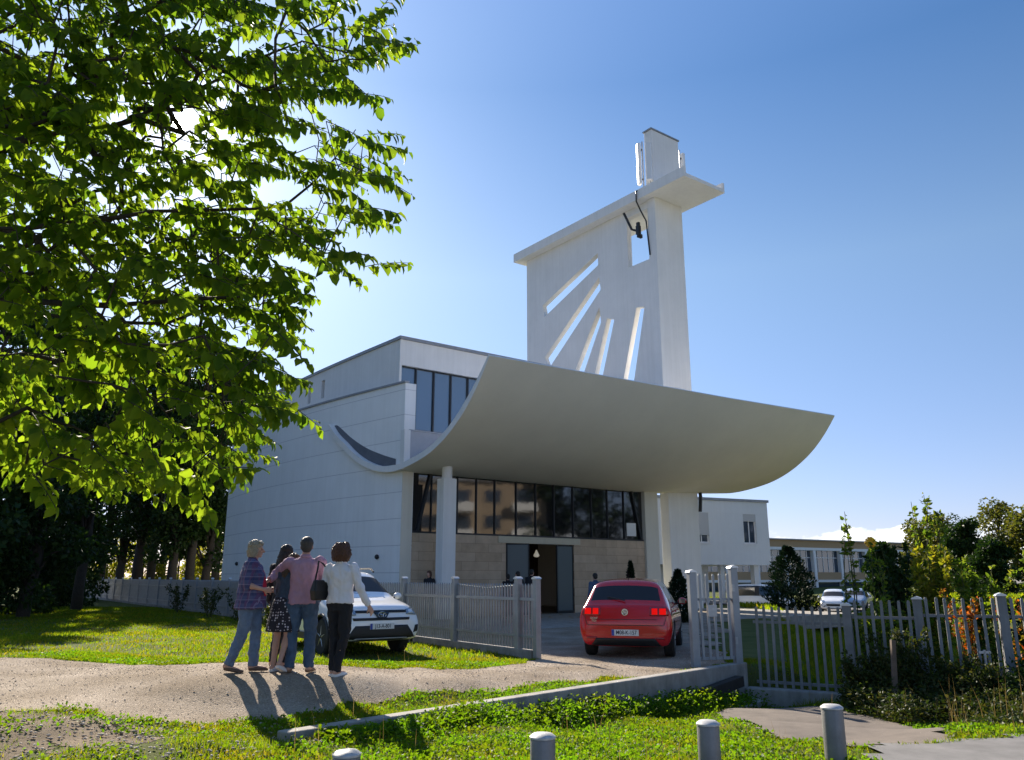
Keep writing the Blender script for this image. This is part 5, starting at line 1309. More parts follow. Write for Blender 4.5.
# --- the big broad-leaved tree whose crown hangs into the picture at the upper left
TR0 = np.array([-7.4, 8.4, 0.2])
def fr(u, v, t):
    x = (u - 512) / 795; y = (380 - v) / 795; C_, S_ = .97064, .24053
    return np.array([x * t, (C_ - S_ * y) * t, 1.5 + (S_ + C_ * y) * t])
SIL = [(-330,-260),(300,-260),(360,-60),(386,0),(390,50),(364,90),(368,150),(380,200),(366,250),(368,275),(322,325),(308,310),(272,350),(272,400),(236,430),(236,450),(208,480),(204,505),(180,500),(160,470),(126,485),(92,470),(36,485),(-60,450),(-330,430)]
GAPS = [((318, 300), 26), ((262, 30), 16), ((345, 235), 12), ((240, 205), 11), ((110, 300), 12), ((285, 260), 9), ((40, 330), 15), ((180, 415), 11), ((300, 130), 10)]
def big_tree():
    root = empty('broadleaf_tree', tuple(TR0))
    tag(root, 'large broad leaved tree whose backlit crown hangs over the upper left of the lawn', 'tree')
    r = np.random.default_rng(21)
    nodes = []; par = []; tgt = []
    def addn(p, pa): nodes.append(np.array(p, float)); par.append(pa); return len(nodes) - 1
    # trunk
    ids = [addn(TR0 + [0, 0, -.3], -1)]
    for z, dx, dy in ((.8, .03, 0), (1.7, .05, .03), (2.5, .12, .02), (3.3, .16, .0), (4.2, .22, -.05), (5.2, .3, -.05), (6.3, .35, 0), (7.4, .4, .05)): ids.append(addn(TR0 + [dx, dy, z], ids[-1]))
    def limb(start, pts):
        pa = start
        for p in pts:
            a = nodes[pa]; p = np.array(p); n_ = max(1, int(np.linalg.norm(p - a) / .3))
            for k in range(1, n_ + 1):
                q = a + (p - a) * k / n_ + r.normal(size=3) * .018; pa = addn(q, pa)
        return pa
    limb(ids[3], [fr(-60, 366, 7.3), fr(0, 370, 7.2), fr(52, 374, 7.0), fr(110, 385, 6.8), fr(190, 412, 6.7)])
    limb(ids[4], [fr(-60, 292, 7.6), fr(0, 296, 7.6), fr(110, 308, 7.5), fr(200, 300, 7.3), fr(300, 292, 7.1)])
    limb(ids[5], [fr(-60, 170, 8.0), fr(40, 136, 8.0), fr(110, 122, 7.9), fr(200, 90, 7.7), fr(300, 40, 7.5)])
    limb(ids[5], [fr(-40, 240, 7.2), fr(120, 215, 7.1), fr(290, 205, 7.0), fr(360, 130, 6.9)])
    limb(ids[6], [fr(0, 20, 8.4), fr(140, -40, 8.3), fr(280, -80, 8.1)])
    limb(ids[6], [fr(-150, 0, 7.0), fr(-40, -120, 6.8), fr(60, -200, 6.8)])
    limb(ids[6], [TR0 + [-1.2, 1.6, 6.2], TR0 + [-2.0, 2.6, 7.0]]); limb(ids[5], [TR0 + [-1.6, -1.2, 5.0], TR0 + [-2.6, -1.8, 5.4]])
    limb(ids[4], [TR0 + [-.6, 1.8, 4.0], TR0 + [-1.0, 3.0, 4.6]])
    # spray targets spread through the crown volume
    pts = []
    poly = SIL
    while len(pts) < 1560:
        u, v, t = r.uniform(-330, 430), r.uniform(-260, 530), r.uniform(6.2, 9.4)
        if not inpoly(poly, np.array([u]), np.array([v]))[0]: continue
        off = (u < -20) or (v < -20)
        if off and r.random() < .72: continue
        if any((u - g[0][0]) ** 2 + (v - g[0][1]) ** 2 < (1.45 * g[1]) ** 2 for g in GAPS): continue
        edge = u > 270 + 40 * math.sin(v * .03)
        if edge and r.random() < .40: continue
        if u > 250 and r.random() < .30: continue
        if v > 365 and -30 < u < 215 and r.random() < .45: continue
        pts.append(fr(u, v, t))
    for _ in range(260):     # the far side of the crown, towards and behind the trunk
        a = r.uniform(0, 2*math.pi); q = TR0 + [math.cos(a) * r.uniform(.3, 3.4) - .9, math.sin(a) * r.uniform(.3, 3.4) + .6, r.uniform(3.2, 8.2)]
        pts.append(q)
    pts = np.array(pts); order = np.argsort(np.linalg.norm(pts - (TR0 + [.3, 0, 4.5]), axis=1)); pts = pts[order]
    ends = []
    for p in pts:
        A = np.array(nodes); d = np.linalg.norm(A - p, axis=1) + .25 * np.maximum(0, np.linalg.norm(A - TR0 - [0,0,4], axis=1) - np.linalg.norm(p - TR0 - [0,0,4])) 
        d[:4] += 5
        i = int(np.argmin(d)); a = nodes[i]; L = np.linalg.norm(p - a); n_ = max(1, int(L / .22)); pa = i
        for k in range(1, n_ + 1):
            f = k / n_; q = a + (p - a) * f + r.normal(size=3) * .02 + np.array([0, 0, .05 * math.sin(math.pi * f) * L]); pa = addn(q, pa)
        ends.append((pa, p - a))
    A = np.array(nodes); cnt = np.zeros(len(A)); 
    for e, _ in ends: cnt[e] += 1
    for i in range(len(A) - 1, 0, -1): cnt[par[i]] += cnt[i]
    rad = np.clip(.0033 * np.maximum(cnt, 1) ** .50, .004, .19)
    rad[ids] = np.maximum(rad[ids], np.linspace(.24, .10, len(ids)))
    # tubes edge by edge
    def tubes(idx, name, material, n=6):
        VV, FF = [], []; base = 0
        for i in idx:
            if par[i] < 0: continue
            a, b_ = A[par[i]], A[i]; d = b_ - a; L = np.linalg.norm(d)
            if L < 1e-5: continue
            d = d / L; u_ = np.cross(d, [0.3, .2, .93]); u_ = u_ / np.linalg.norm(u_); v_ = np.cross(d, u_); r0 = min(rad[par[i]], rad[i] * 1.25); r1 = rad[i]
            th = np.arange(n) * 2 * math.pi / n
            ringd = np.cos(th)[:, None] * u_ + np.sin(th)[:, None] * v_
            VV.append(a - d * r0 * .3 + ringd * r0); VV.append(b_ + d * r1 * .3 + ringd * r1)
            k = np.arange(n); FF.append(np.stack([base + k, base + (k+1) % n, base + n + (k+1) % n, base + n + k], 1)); base += 2 * n
        return np_mesh(name, np.concatenate(VV) - TR0, np.concatenate(FF), material, root, smooth=True)
    thick = [i for i in range(len(A)) if rad[i] > .03]; thin = [i for i in range(len(A)) if rad[i] <= .03]
    tubes(ids, 'trunk', M_bark, 12); tubes([i for i in thick if i not in ids], 'limbs', M_bark, 8)
    tw = tubes(thin, 'twigs', mat('twig_bark', (.05, .038, .025), .85), 5)
    # leaves in two rows along every end twig, the rows drooping
    LP, LN, LU, LL = [], [], [], []; TWV = MB()
    for e, dv in ends:
        p0 = A[e]; out = (p0 - (TR0 + [0, 0, 4.3])); out[2] *= .3
        d = unit(dv * .5 + out * .35 + r.normal(size=3) * np.array([.55, .55, .5]) + [0.08, 0, -.42])
        L = r.uniform(.28, .58); m = int(L / .030)
        side = unit(np.cross(d, [0, 0, 1]) + r.normal(size=3) * .25)
        if r.random() < .16: m = m // 2
        prev = p0; pts_ = [p0]
        for j in range(m):
            f = (j + 1) / m; q = p0 + d * L * f + np.array([0, 0, -.16 * L * f * f]); 
            if j % 3 == 2: pts_.append(q)
            s = 1 if j % 2 else -1
            ax = unit(side * s * .85 + d * .45 + np.array([0, 0, -.75]) + r.normal(size=3) * .30)
            LP.append(q + ax * .012); LN.append(ax); LU.append(unit(np.array([0, 0, 1.0]) + d * .5 + r.normal(size=3) * .35)); LL.append(r.uniform(.105, .185) * (1 - .35 * f ** 3))
        pts_.append(p0 + d * L + np.array([0, 0, -.16 * L]))
        TWV.tube(pts_, [.0045 * (1 - .6 * i / len(pts_)) for i in range(len(pts_))], 4, cap=False)
    TWV.v = [tuple(np.array(v) - TR0) for v in TWV.v]; TWV.build('shoots', MATS['twig_bark'], root)
    LP, LN, LU, LL = map(np.array, (LP, LN, LU, LL))
    c = LP + LN * LL[:, None] * .5 - np.array([0, 0, 1.5]); ca = unit(c) @ np.array(sun_vec)
    angd = np.degrees(np.arccos(np.clip(ca, -1, 1))); keep = (angd > .95) & ((angd > 2.2) | (np.random.default_rng(3).random(len(angd)) < .55))
    LP, LN, LU, LL = LP[keep], LN[keep], LU[keep], LL[keep]
    leaf_cloud('leaves', LP - TR0, LN, LL, LL * .66, LM_near, root, up=LU, curl=.22, fold=.20)
    print('big tree leaves', len(LP), 'nodes', len(A))
big_tree()

# --- background trees: trunk with limbs and a crown of many small leaf faces
def blob_points(n, centres, radii, r, shell=.55):
    k = r.integers(0, len(centres), n); d = unit(r.normal(size=(n, 3))); rr = r.random(n) ** (1/3) * (1 - shell) + shell * r.random(n) ** .25
    return centres[k] + d * (rr * 1.0)[:, None] * radii[k][:, None] * np.array([1, 1, .8]), d
def make_tree(loc, h, cw, trunk_h, lm, seed, nleaf=5200, leaf=.22, name='tree', lean=0.0, dens=26):
    r = np.random.default_rng(seed); root = empty(name, loc)
    b = MB(); tr = h * .015 + .03
    p = [(0, 0, -.3), (lean*.2, 0, trunk_h * .5), (lean * .5, .02 * h, trunk_h), (lean, .01*h, h * .75), (lean, 0, h * .95)]; b.tube(p, [tr * 1.2, tr, tr * .85, tr * .4, tr * .1], 9)
    cs, rs = [], []
    for i in range(dens):
        z = trunk_h * .8 + (h - trunk_h * .8) * (i + r.random()) / dens; f = (z - trunk_h * .8) / (h - trunk_h * .8)
        w = cw * (.35 + .65 * math.sin(math.pi * min(1, f * .85 + .15)) ) * r.uniform(.45, 1.0); a = r.uniform(0, 2*math.pi)
        c = np.array([lean * f + math.cos(a) * w * .62, math.sin(a) * w * .62, z]); cs.append(c); rs.append(cw * r.uniform(.20, .38))
        z0 = max(trunk_h * .6, z - cw * .7); b.tube([(lean * z0 / h, 0, z0), tuple(c * [.5, .5, 1] + [0, 0, -.2]), tuple(c)], [tr * .35, tr * .22, tr * .08], 5)
    b.build('trunk', M_bark, root, smooth=True)
    P, d = blob_points(nleaf, np.array(cs), np.array(rs), r)
    N = unit(d * .5 + r.normal(size=(nleaf, 3)) * .6 + [0, 0, -.25])
    quad_cloud('crown', P, N, r.uniform(.6, 1.3, nleaf) * leaf, r.uniform(.6, 1.2, nleaf) * leaf * .62, lm, root)
    return root
def at(u, depth, z=0): 
    x = (u - 512) / 795 * depth; return (x, (depth - .2405 * (z - 1.5)) / .9706)
protos = {}
WOOD = [(-150, 26, 12.5, 3.4, 0), (-95, 33, 13, 3.6, 1), (-50, 27, 11.5, 3.2, 2), (-8, 38, 14, 3.8, 0), (22, 30, 10.5, 3.0, 1), (50, 46, 14, 3.8, 2), (76, 37, 11, 3.0, 0), (98, 66, 15.5, 4.2, 1), (118, 61, 16, 4.0, 2), (134, 55, 16.0, 4.0, 0), (148, 64, 16, 4.4, 1), (170, 52, 15, 3.8, 2), (187, 53, 15, 3.8, 0), (203, 56, 15, 3.8, 1), (214, 62, 15.5, 3.8, 2), (160, 74, 15, 3.8, 0), (60, 66, 15, 4, 1), (0, 58, 15, 4, 2)]
wl_names = ['leaning in from the left edge', 'of the front row near the left edge', 'closest to the lawn at the left edge', 'with the thick trunk at the left edge', 'low and bushy beside the fence end', 'towering behind the fence end', 'at the far end of the picket fence', 'tallest in the gap behind the fence', 'with a bare lower trunk left of the middle one', 'with the thickest bare trunk behind the fence', 'with the slim trunk right of the thickest one', 'with forked look between the slim trunks', 'just left of the last two trunks by the church', 'second from the church wall', 'touching the white church wall', 'far back behind the slim trunks', 'far back behind the fence end', 'far back at the left edge']
for i, ((u, dp, h, cw, kind), nm) in enumerate(zip(WOOD, wl_names)):
    x, y = at(u, dp); low = .16 if u < 60 else [.36, .24, .32, .20, .30][i % 5]
    h *= 1.18
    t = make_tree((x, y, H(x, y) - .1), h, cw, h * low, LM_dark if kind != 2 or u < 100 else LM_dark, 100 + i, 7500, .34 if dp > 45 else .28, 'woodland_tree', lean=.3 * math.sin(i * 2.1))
    tag(t, 'dark woodland tree ' + nm, 'tree', 'woodland trees left of the church')
for i, (u, dp, h, w, nm) in enumerate([(104, 74, 5.0, 3.4, 'leftmost of the row behind the trunks'), (140, 70, 5.2, 3.2, 'second from the left behind the trunks'), (176, 76, 5.5, 3.4, 'third from the left behind the trunks'), (206, 70, 5.0, 3.0, 'nearest to the church wall behind the trunks')]):
    x, y = at(u, dp); t = make_tree((x, y, -.1), h, w, .5, LM_lit, 150 + i, 3000, .30, 'understory_bush', dens=14); tag(t, 'sunlit yellow green bush ' + nm, 'bush', 'bushes behind the wood')
# hedge-like dark undergrowth at the far left edge of the lawn
for i, (u, dp, h, w, nm) in enumerate([(-30, 29, 3.0, 2.6, 'at the left picture edge'), (18, 33, 2.8, 2.4, 'right of the edge one'), (52, 40, 2.8, 2.6, 'in the middle of the four'), (78, 50, 3.0, 2.6, 'beside the fence end')]):
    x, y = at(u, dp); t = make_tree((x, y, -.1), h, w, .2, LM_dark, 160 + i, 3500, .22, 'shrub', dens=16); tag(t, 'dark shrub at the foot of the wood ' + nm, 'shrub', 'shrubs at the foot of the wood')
# trees far right
for (u, dp, h, cw, lm, nm, low) in [(885, 40, 3.7, 1.3, LM_dark, 'dark green garden tree left of the tall wispy sapling', .2), (925, 62, 6.0, 2.4, LM_olive, 'pale olive tree on the lawn behind the garden plants', .3), (946, 55, 6.3, 2.0, LM_olive, 'olive green tree between the pale tree and the dark ones', .3), (972, 48, 4.5, 1.7, LM_dark, 'dark tree in front of the pale olive trees', .15), (1008, 66, 6.0, 2.8, LM_olive, 'round grey green tree near the right picture edge', .25), (1040, 46, 4.2, 2.2, LM_olive, 'dark spreading tree at the right picture edge', .15), (1000, 44, 3.0, 1.6, LM_dark, 'low dark tree beneath the round grey green one', .12), (958, 78, 6.5, 2.8, LM_dark, 'far dark tree at the end of the school', .2)]:
    x, y = at(u, dp); t = make_tree((x, y, H(x, y) - .1), h, cw, h * low, lm, int(u), 4200, .26, 'garden_tree'); tag(t, nm, 'tree', 'trees on the right')
# conical evergreens
def conifer(u, dp, h, w, lm, nm, cat, name, z=None, nl=4200, leaf=.10):
    x, y = at(u, dp); z = H(x, y) if z is None else z; r = np.random.default_rng(int(u * 7)); root = empty(name, (x, y, z - .05))
    b = MB(); b.tube([(0, 0, -.1), (0, 0, h * .9)], [.05, .01], 6); b.build('trunk', M_bark, root)
    f = r.random(nl) ** 1.3; a = r.uniform(0, 2*math.pi, nl); lump = 1 + .22 * np.sin(a * 3 + f * 17) + .15 * np.sin(a * 7 - f * 31)
    rad = w * (np.sin(np.pi * np.clip(1 - f, 0, 1) ** .8 * .5 + .12) ) * lump * np.sqrt(r.random(nl)) ** .5 * np.where(f > .85, .75, 1)
    P = np.stack([np.cos(a) * rad, np.sin(a) * rad, h * (.04 + .96 * f)], 1); N = unit(np.stack([np.cos(a) * .6, np.sin(a) * .6, np.ones(nl) * .7], 1) + r.normal(size=(nl, 3)) * .35)
    quad_cloud('foliage', P, N, r.uniform(.6, 1.4, nl) * leaf, r.uniform(.6, 1.2, nl) * leaf * .5, lm, root); tag(root, nm, cat)
conifer(680, 27, 1.75, .36, LM_conif, 'small dark cone shaped evergreen right of the red hatchback', 'evergreen', 'conical_shrub')
conifer(792, 42, 3.6, 1.15, LM_conif, 'dark columnar bush hiding part of the parking lot', 'bush', 'columnar_bush', nl=6000, leaf=.17)
conifer(632, 35.0, 2.2, .2, LM_conif, 'thin pointed evergreen tip above the red hatchback roof', 'evergreen', 'slim_evergreen')

# --- garden plants behind and in front of the street fence
def stem_plant(x, y, h, ns, spread, lm, nm, cat='plant', name='garden_plant', leaf=.075, per=26, z=None,  group='garden plants by the fence', flower=None, droop=.0, dens=1.0, lean=(0, 0)):
    z = H(x, y) if z is None else z; r = np.random.default_rng(int(abs(x * 131 + y * 17) * 10)); root = empty(name, (x, y, z - .03)); b = MB(); P, N = [], []; FP = []
    for k in range(ns):
        a = r.uniform(0, 2*math.pi); hh = h * (r.uniform(.62, 1.0) if ns > 6 else r.uniform(.86, 1.0)); s = spread * r.uniform(.25, 1); top = np.array([math.cos(a) * s + lean[0], math.sin(a) * s + lean[1], hh]); b0 = np.array([math.cos(a) * .06, math.sin(a) * .06, 0]); mid = (b0 + top) / 2 + r.normal(size=3) * .05 * h * .4 + [0, 0, .1 * h]
        pts = catmull([b0, mid, top], 9); b.tube([tuple(p) for p in pts], [.012 * (1 - .7 * i / 8) * (h / 1.5) ** .5 for i in range(9)], 5)
        m = int(per * dens); f = r.uniform(.12, 1.0, m)
        for q in f:
            i = q * 8; i0 = min(int(i), 7); c = pts[i0] + (pts[i0+1] - pts[i0]) * (i - i0); sub = r.normal(size=3) * spread * .28 * (1.1 - q); ax = unit(r.normal(size=3) * .8 + [0, 0, .25 - droop])
            for w_ in range(3): P.append(c + sub * r.random() + r.normal(size=3) * .03); N.append(unit(ax + r.normal(size=3) * .6))
        FP.append(pts[-1])
    b.build('stems', M_wood if lm is LM_dry else mat('green_stem', (.06, .07, .025), .8), root)
    P, N = np.array(P), np.array(N); n = len(P)
    leaf_cloud('leaves', P, N, r.uniform(.6, 1.35, n) * leaf, r.uniform(.6, 1.2, n) * leaf * .55, lm, root, curl=.15, fold=.2)
    if flower is not None:
        fm = MB()
        q = flower[2] if len(flower) > 2 else .06
        for p in FP[:flower[1]]:
            for k in range(10):
                a = k * 2 * math.pi / 10; fm.tube([tuple(p), tuple(p + np.array([math.cos(a) * q, .3 * q, math.sin(a) * q]))], [q*.12, q*.3], 4)
        fm.build('flowers', flower[0], root)
    tag(root, nm, cat, group)
    return root
M_petal = mat('yellow_flower', (.75, .42, .02), .6); M_pale = mat('pale_pink_flower', (.75, .62, .66), .7)
GP = [(7.25, 17.4, 3.15, 1, .12, LM_garden, 'tall thin sapling poking above the school roof', .09, 18, None), (7.65, 17.0, 2.55, 1, .2, LM_garden, 'slender plant with a yellow flower in front of the school', .08, 16, (M_petal, 1, .11)), (9.1, 19.5, 2.7, 9, .55, LM_dark, 'dark bushy young tree beyond the fence', .11, 26, None),
      (8.9, 17.6, 2.45, 8, .55, LM_lit, 'yellow green leafy shrub standing high above the fence', .10, 30, None), (9.2, 17.8, 3.55, 2, .30, LM_garden, 'tall wispy sapling with sparse leaves above the shrubs', .10, 24, None), (9.8, 17.2, 2.15, 8, .60, LM_garden, 'broad green shrub right of the yellow green one', .09, 30, None),
      (10.4, 18.6, 2.5, 5, .35, LM_garden, 'upright shrub with a pale round flower', .09, 22, (M_pale, 1, .09)), (8.2, 16.4, 1.6, 8, .55, LM_garden, 'low leafy bush just behind the middle fence panel', .09, 26, None), (10.9, 17.4, 1.9, 7, .55, LM_dark, 'dark bush behind the vine covered fence', .10, 28, None),
      (7.0, 16.2, 1.5, 7, .5, LM_garden, 'small leafy bush behind the left fence panel', .08, 24, None), (11.8, 17.6, 2.2, 8, .7, LM_garden, 'leafy bush at the right picture edge behind the fence', .10, 30, None)]
for (x, y, h, ns, sp, lm, nm, lf, per, fl) in GP: stem_plant(x, y, h * 1.12, ns + 2, sp * 1.15, lm, nm, leaf=lf * 1.25, per=int(per * 1.9), flower=fl)
for (x, y, h, ns, sp, lm, nm, lf, per) in [(7.25, 13.4, 1.75, 8, .45, LM_red, 'red and orange climbing vine on top of the fence', .075, 26), (8.05, 13.2, 1.55, 6, .35, LM_red, 'orange leaved vine at the right fence post', .075, 24)]:
    stem_plant(x, y, h, ns, sp, lm, nm, 'vine', 'climbing_vine', lf, per, group='vines on the fence')
FW = [(5.95, 12.95, 1.6, 12, .42, LM_weed, 'tall olive weeds at the fence post left of the bare stake'), (6.35, 12.5, .75, 12, .5, LM_weed, 'weed clump right of the leaning stake'), (6.8, 12.5, .95, 12, .5, LM_weed, 'dark weeds beneath the middle fence panel'), (7.4, 12.2, .75, 13, .55, LM_dark, 'very dark bush in the middle of the weeds'), (8.0, 12.1, .95, 13, .55, LM_dark, 'dark leafy bush beneath the right fence post'),
      (8.6, 11.9, 1.0, 12, .6, LM_weed, 'dark weeds at the right picture edge'), (6.0, 11.7, .42, 12, .5, LM_weed, 'low dry weeds at the pavement near the stake'), (6.8, 11.3, .45, 12, .55, LM_weed, 'low weeds along the middle of the pavement'), (7.6, 11.1, .5, 12, .6, LM_weed, 'low weeds along the pavement near the right edge'), (5.5, 12.9, 1.1, 12, .35, LM_weed, 'dry grassy weeds left of the fence post'), (8.6, 10.9, .55, 12, .6, LM_weed, 'weeds by the pavement at the right edge')]
for (x, y, h, ns, sp, lm, nm) in FW: stem_plant(x, y, h * .80, ns + 6, sp * 1.2, lm, nm, 'weeds', 'weed_clump', .06, 46, group='weeds before the street fence')
for (x, y, h, nm) in [(-9.4, 28.6, 1.2, 'left of the plaid shirt'), (-11.4, 31.2, 1.2, 'in the middle of the fence'), (-14.5, 36, 1.3, 'near the far trees'), (-7.6, 25.8, .7, 'closest to the walkers')]:
    stem_plant(x, y, h, 10, .6, LM_weed, 'dark weeds growing along the long fence ' + nm, 'weeds', 'weed_clump', .09, 24, group='weeds along the long fence')

# trees across the road, mirrored in the church glazing
for (x, y, h, nm) in [(54, 22, 13, 'beside the tan block across the road'), (53, 28, 14, 'second from the tan block across the road'), (52, 34, 13, 'third from the tan block across the road'), (50, 40, 13, 'fourth from the tan block across the road'), (47, 46, 13, 'farthest from the tan block across the road')]:
    tag(make_tree((x, y, -.3), h, 5.0, h * .12, LM_dark, int(x * 3 + y), 4500, .5, 'street_tree'), 'tall street tree ' + nm, 'tree', 'trees across the road')
# --- grass and gravel
def scatter(n, x0, x1, y0, y1, dens=None):
    x, y = rng.uniform(x0, x1, n), rng.uniform(y0, y1, n)
    return x, y
def wall_d(x, y):
    s = (x - WA[0]) * _d[0] + (y - WA[1]) * _d[1]; d = (x - WA[0]) * _n[0] + (y - WA[1]) * _n[1]
    return s, d
def green(x, y):
    s, d = wall_d(x, y); onwall = (s > -.05) & (s < WLEN) & (d > -.09) & (d < .15)
    return (~in_gravel(x, y)) & (street_side(x, y) > -.1) & (~inpoly(APRON, x, y)) & (~onwall)
def blades(name, x, y, h, w, material, lean=.35):
    n = len(x); z = hgt(x, y) - .02 + soil_bump(x, y); a = rng.uniform(0, 2*math.pi, n); ln = rng.uniform(.1, 1, n) * lean; b2 = rng.uniform(0, 2*math.pi, n)
    P = np.stack([x, y, z], 1); dx = np.stack([np.cos(a), np.sin(a), np.zeros(n)], 1) * (w / 2)[:, None]; t = np.stack([np.cos(b2) * ln * h, np.sin(b2) * ln * h, h * np.sqrt(1 - .5 * ln ** 2)], 1)
    m = P + t * .55 * np.array([.7, .7, 1.1]); V = np.stack([P - dx, P + dx, m + dx * .8, m - dx * .8, P + t], 1).reshape(-1, 3)
    b = (np.arange(n) * 5)[:, None]; T = np.concatenate([b + np.array([[0, 1, 2]]), b + np.array([[0, 2, 3]]), b + np.array([[3, 2, 4]])], 0)
    o = np_mesh(name, V, T, material); tag(o, kind='stuff'); return o
def patch(x, y, seed, sc): return fbm(x, y, seed, 3, sc)
# foreground
x, y = scatter(520000, -8, 7, 4.8, 16)
k = green(x, y) & (np.abs(x) < y * .72 + .6)
p = patch(x, y, 31, .9); s_, d_ = wall_d(x, y); bare = (x < -2.2) & (y < 9.5) & (y > 6.2)
k &= rng.random(len(x)) < np.where(bare, np.clip((p - .42) * 5, .03, 1), np.clip(p * 1.6, .55, 1))
x, y, p = x[k], y[k], p[k]
blades('grass', x, y, rng.uniform(.025, .075, len(x)) * (.5 + p), rng.uniform(.005, .011, len(x)), LM_grass, .7)
x, y = scatter(170000, -8, 7, 4.8, 15)
k = green(x, y) & (np.abs(x) < y * .72 + .6); p = patch(x, y, 37, 1.3); bare = (x < -2.2) & (y < 9.5) & (y > 6.2)
k &= rng.random(len(x)) < np.where(bare, np.clip((p - .5) * 4, .01, 1), np.clip(p * 2.2 - .45, .18, 1))
x, y, p = x[k], y[k], p[k]; n = len(x)
P = np.stack([x, y, hgt(x, y) + rng.uniform(.0, .055, n) * (.4 + p)], 1); N = unit(np.stack([rng.normal(size=n), rng.normal(size=n), rng.uniform(.1, 1.1, n)], 1))
o = leaf_cloud('clover', P, N, rng.uniform(.022, .05, n), rng.uniform(.014, .03, n), LM_clover, curl=.2, fold=.1); tag(o, kind='stuff')
# taller weeds along the low side of the wall and among the grass
s = rng.uniform(.3, WLEN - .3, 2600); d = .2 + np.abs(rng.normal(size=2600)) * .22; q = WA + s[:, None] * _d + d[:, None] * _n; x, y = q[:, 0], q[:, 1]
m = 7; X = np.repeat(x, m) + rng.normal(size=len(x) * m) * .03; Y = np.repeat(y, m) + rng.normal(size=len(x) * m) * .03; n = len(X); hh = np.repeat(rng.uniform(.06, .30, len(x)) * np.clip(s / 3.0, .35, 1), m)
P = np.stack([X, Y, hgt(X, Y) + hh * rng.random(n)], 1); N = unit(np.stack([rng.normal(size=n), rng.normal(size=n), rng.uniform(-.1, .9, n)], 1))
o = leaf_cloud('weeds', P, N, rng.uniform(.03, .075, n), rng.uniform(.015, .035, n), LM_clover, curl=.2, fold=.15); tag(o, kind='stuff')
# rank growth filling the verge before the street fence
WV = [(5.3,13.6),(5.0,12.4),(5.2,10.6),(5.0,9.2),(6.4,9.3),(9.5,10.0),(12,10.5),(12,12.2),(9.6,12.6),(7.6,13.1),(6.5,13.5),(5.7,13.95)]
x, y = scatter(9000, 5, 12, 9, 14); k = inpoly(WV, x, y) & (fbm(x, y, 51, 3, 1.1) > .36); x, y = x[k], y[k]; e = np.clip((y - 9.3) / 3.2, .18, 1)
m = 16; X = np.repeat(x, m) + rng.normal(size=len(x) * m) * .06; Y = np.repeat(y, m) + rng.normal(size=len(x) * m) * .06; n = len(X); hh = np.repeat(rng.uniform(.12, .58, len(x)) * e, m)
P = np.stack([X, Y, hgt(X, Y) + hh * rng.random(n)], 1); N = unit(np.stack([rng.normal(size=n), rng.normal(size=n), rng.uniform(-.3, .9, n)], 1))
o = leaf_cloud('weeds', P, N, rng.uniform(.03, .09, n), rng.uniform(.012, .035, n), LM_weed, curl=.2, fold=.15); tag(o, kind='stuff')
x, y = scatter(420, 5, 12, 9, 14); k = inpoly(WV, x, y); x, y = x[k], y[k]
blades('dry_stems', x, y, rng.uniform(.25, .75, len(x)), rng.uniform(.004, .007, len(x)), LM_dry, .4)
x, y = scatter(220, -3, 5, 6, 14); k = green(x, y); x, y = x[k], y[k]
blades('dry_stems', x, y, rng.uniform(.12, .38, len(x)), rng.uniform(.004, .007, len(x)), LM_dry, .35)
# ragged grass over the edges of the path
x, y = scatter(420000, -13, 5, 8, 18); e = .10
k = green(x, y); x, y = x[k], y[k]; k = in_gravel(x + e, y) | in_gravel(x - e, y) | in_gravel(x, y + e) | in_gravel(x, y - e); x, y = x[k], y[k]
blades('grass', x, y, rng.uniform(.03, .085, len(x)), rng.uniform(.005, .011, len(x)), LM_grass, .9)
# far lawn
x, y = scatter(340000, -26, 3, 12.5, 42)
k = green(x, y) & (x > -y * .75 - 1); fx = np.array([.5, 16.2]); sd = (x - .5) * FD.y - (y - 16.2) * FD.x
k &= (sd < -.2) | (y < 15.8); p = patch(x, y, 41, .35); k &= rng.random(len(x)) < np.clip(p * 1.8 - .1, .3, 1); x, y, p = x[k], y[k], p[k]
blades('grass', x, y, rng.uniform(.04, .10, len(x)) * (.5 + p), rng.uniform(.008, .018, len(x)) * (1 + y / 30), LM_grass, .8)
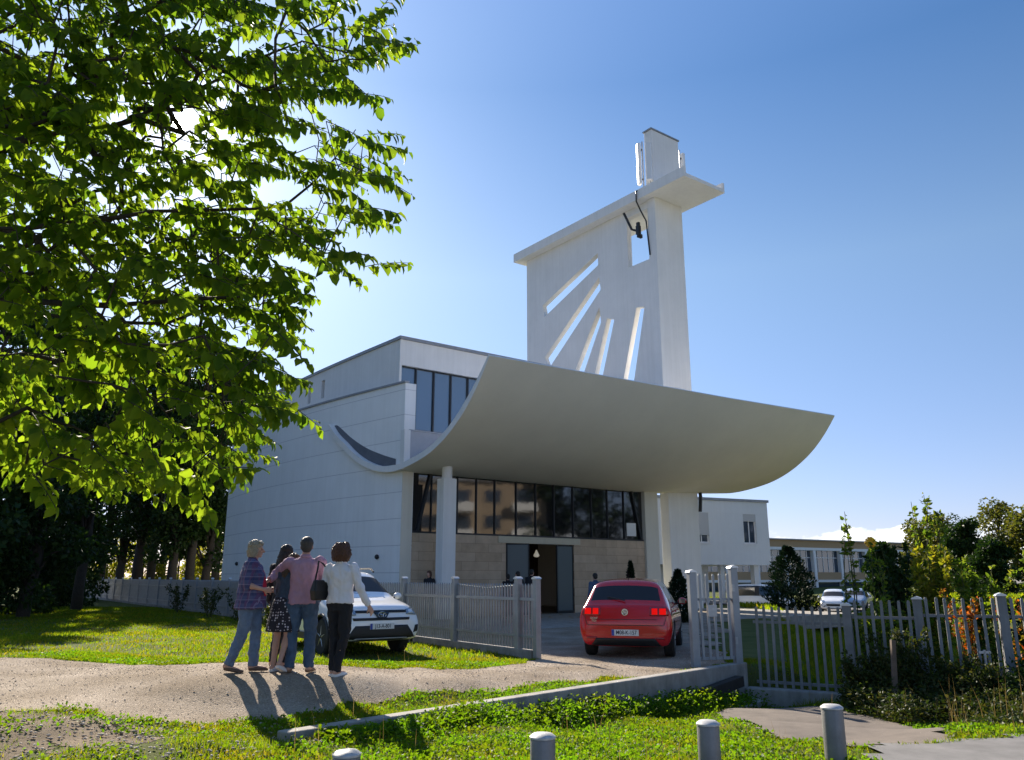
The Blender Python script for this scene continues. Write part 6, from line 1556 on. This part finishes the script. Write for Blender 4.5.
# garden beyond the street fence and strips by the church
x, y = scatter(140000, 3.6, 18, 13.0, 40); k = green(x, y) & ((x - WB[0]) * _n2[0] + (y - WB[1]) * _n2[1] > .8); p = patch(x, y, 43, .5); x, y, p = x[k], y[k], p[k]
blades('grass', x, y, rng.uniform(.06, .22, len(x)) * (.4 + p), rng.uniform(.01, .02, len(x)), LM_grass, .7)
x, y = scatter(60000, 12, 60, 34, 70); k = ~inpoly(PARKING, x, y); x, y = x[k], y[k]
blades('grass', x, y, rng.uniform(.12, .3, len(x)), rng.uniform(.05, .12, len(x)), LM_grass, .8)
# pebbles on the path
def pebbles(n, x0, x1, y0, y1, smin, smax, keepf, name='gravel'):
    x, y = scatter(n, x0, x1, y0, y1); k = keepf(x, y); x, y = x[k], y[k]; n = len(x); s = smin + (smax - smin) * rng.random(n) ** 4
    z = hgt(x, y) + .012 + gravel_bump(x, y)
    O = np.array([(1,0,0),(0,1,0),(-1,0,0),(0,-1,0),(0,0,.4),(0,0,-.6)], float); rot = rng.uniform(0, 2*math.pi, n); sc = rng.uniform(.6, 1.3, (n, 6, 1))
    V = O[None] * sc; c, s_ = np.cos(rot)[:, None], np.sin(rot)[:, None]; V = np.stack([V[..., 0]*c - V[..., 1]*s_, V[..., 0]*s_ + V[..., 1]*c, V[..., 2]], 2) * s[:, None, None] + np.stack([x, y, z], 1)[:, None]
    b = (np.arange(n) * 6)[:, None]; T = np.concatenate([b + np.array([f]) for f in ((0,1,4),(1,2,4),(2,3,4),(3,0,4),(1,0,5),(2,1,5),(3,2,5),(0,3,5))], 0)
    m = mat('pebble', (.40, .37, .33), .9)
    if not m.get('v'):
        m['v'] = 1; nn, l = nodes_of(m); g = nn.new('ShaderNodeNewGeometry'); rp = nn.new('ShaderNodeValToRGB'); rp.color_ramp.elements[0].color = (.24, .20, .16, 1); rp.color_ramp.elements[1].color = (.66, .57, .48, 1); l.new(g.outputs['Random Per Island'], rp.inputs[0]); l.new(rp.outputs[0], nn['Principled BSDF'].inputs['Base Color'])
    o = np_mesh(name, V.reshape(-1, 3), T, m); tag(o, kind='stuff')
pebbles(34000, -13, 5, 8.3, 17.5, .004, .015, lambda x, y: in_gravel(x, y))
pebbles(5000, -7, -1.8, 6.4, 9.4, .006, .03, lambda x, y: (~in_gravel(x, y)) & (street_side(x, y) > .2))
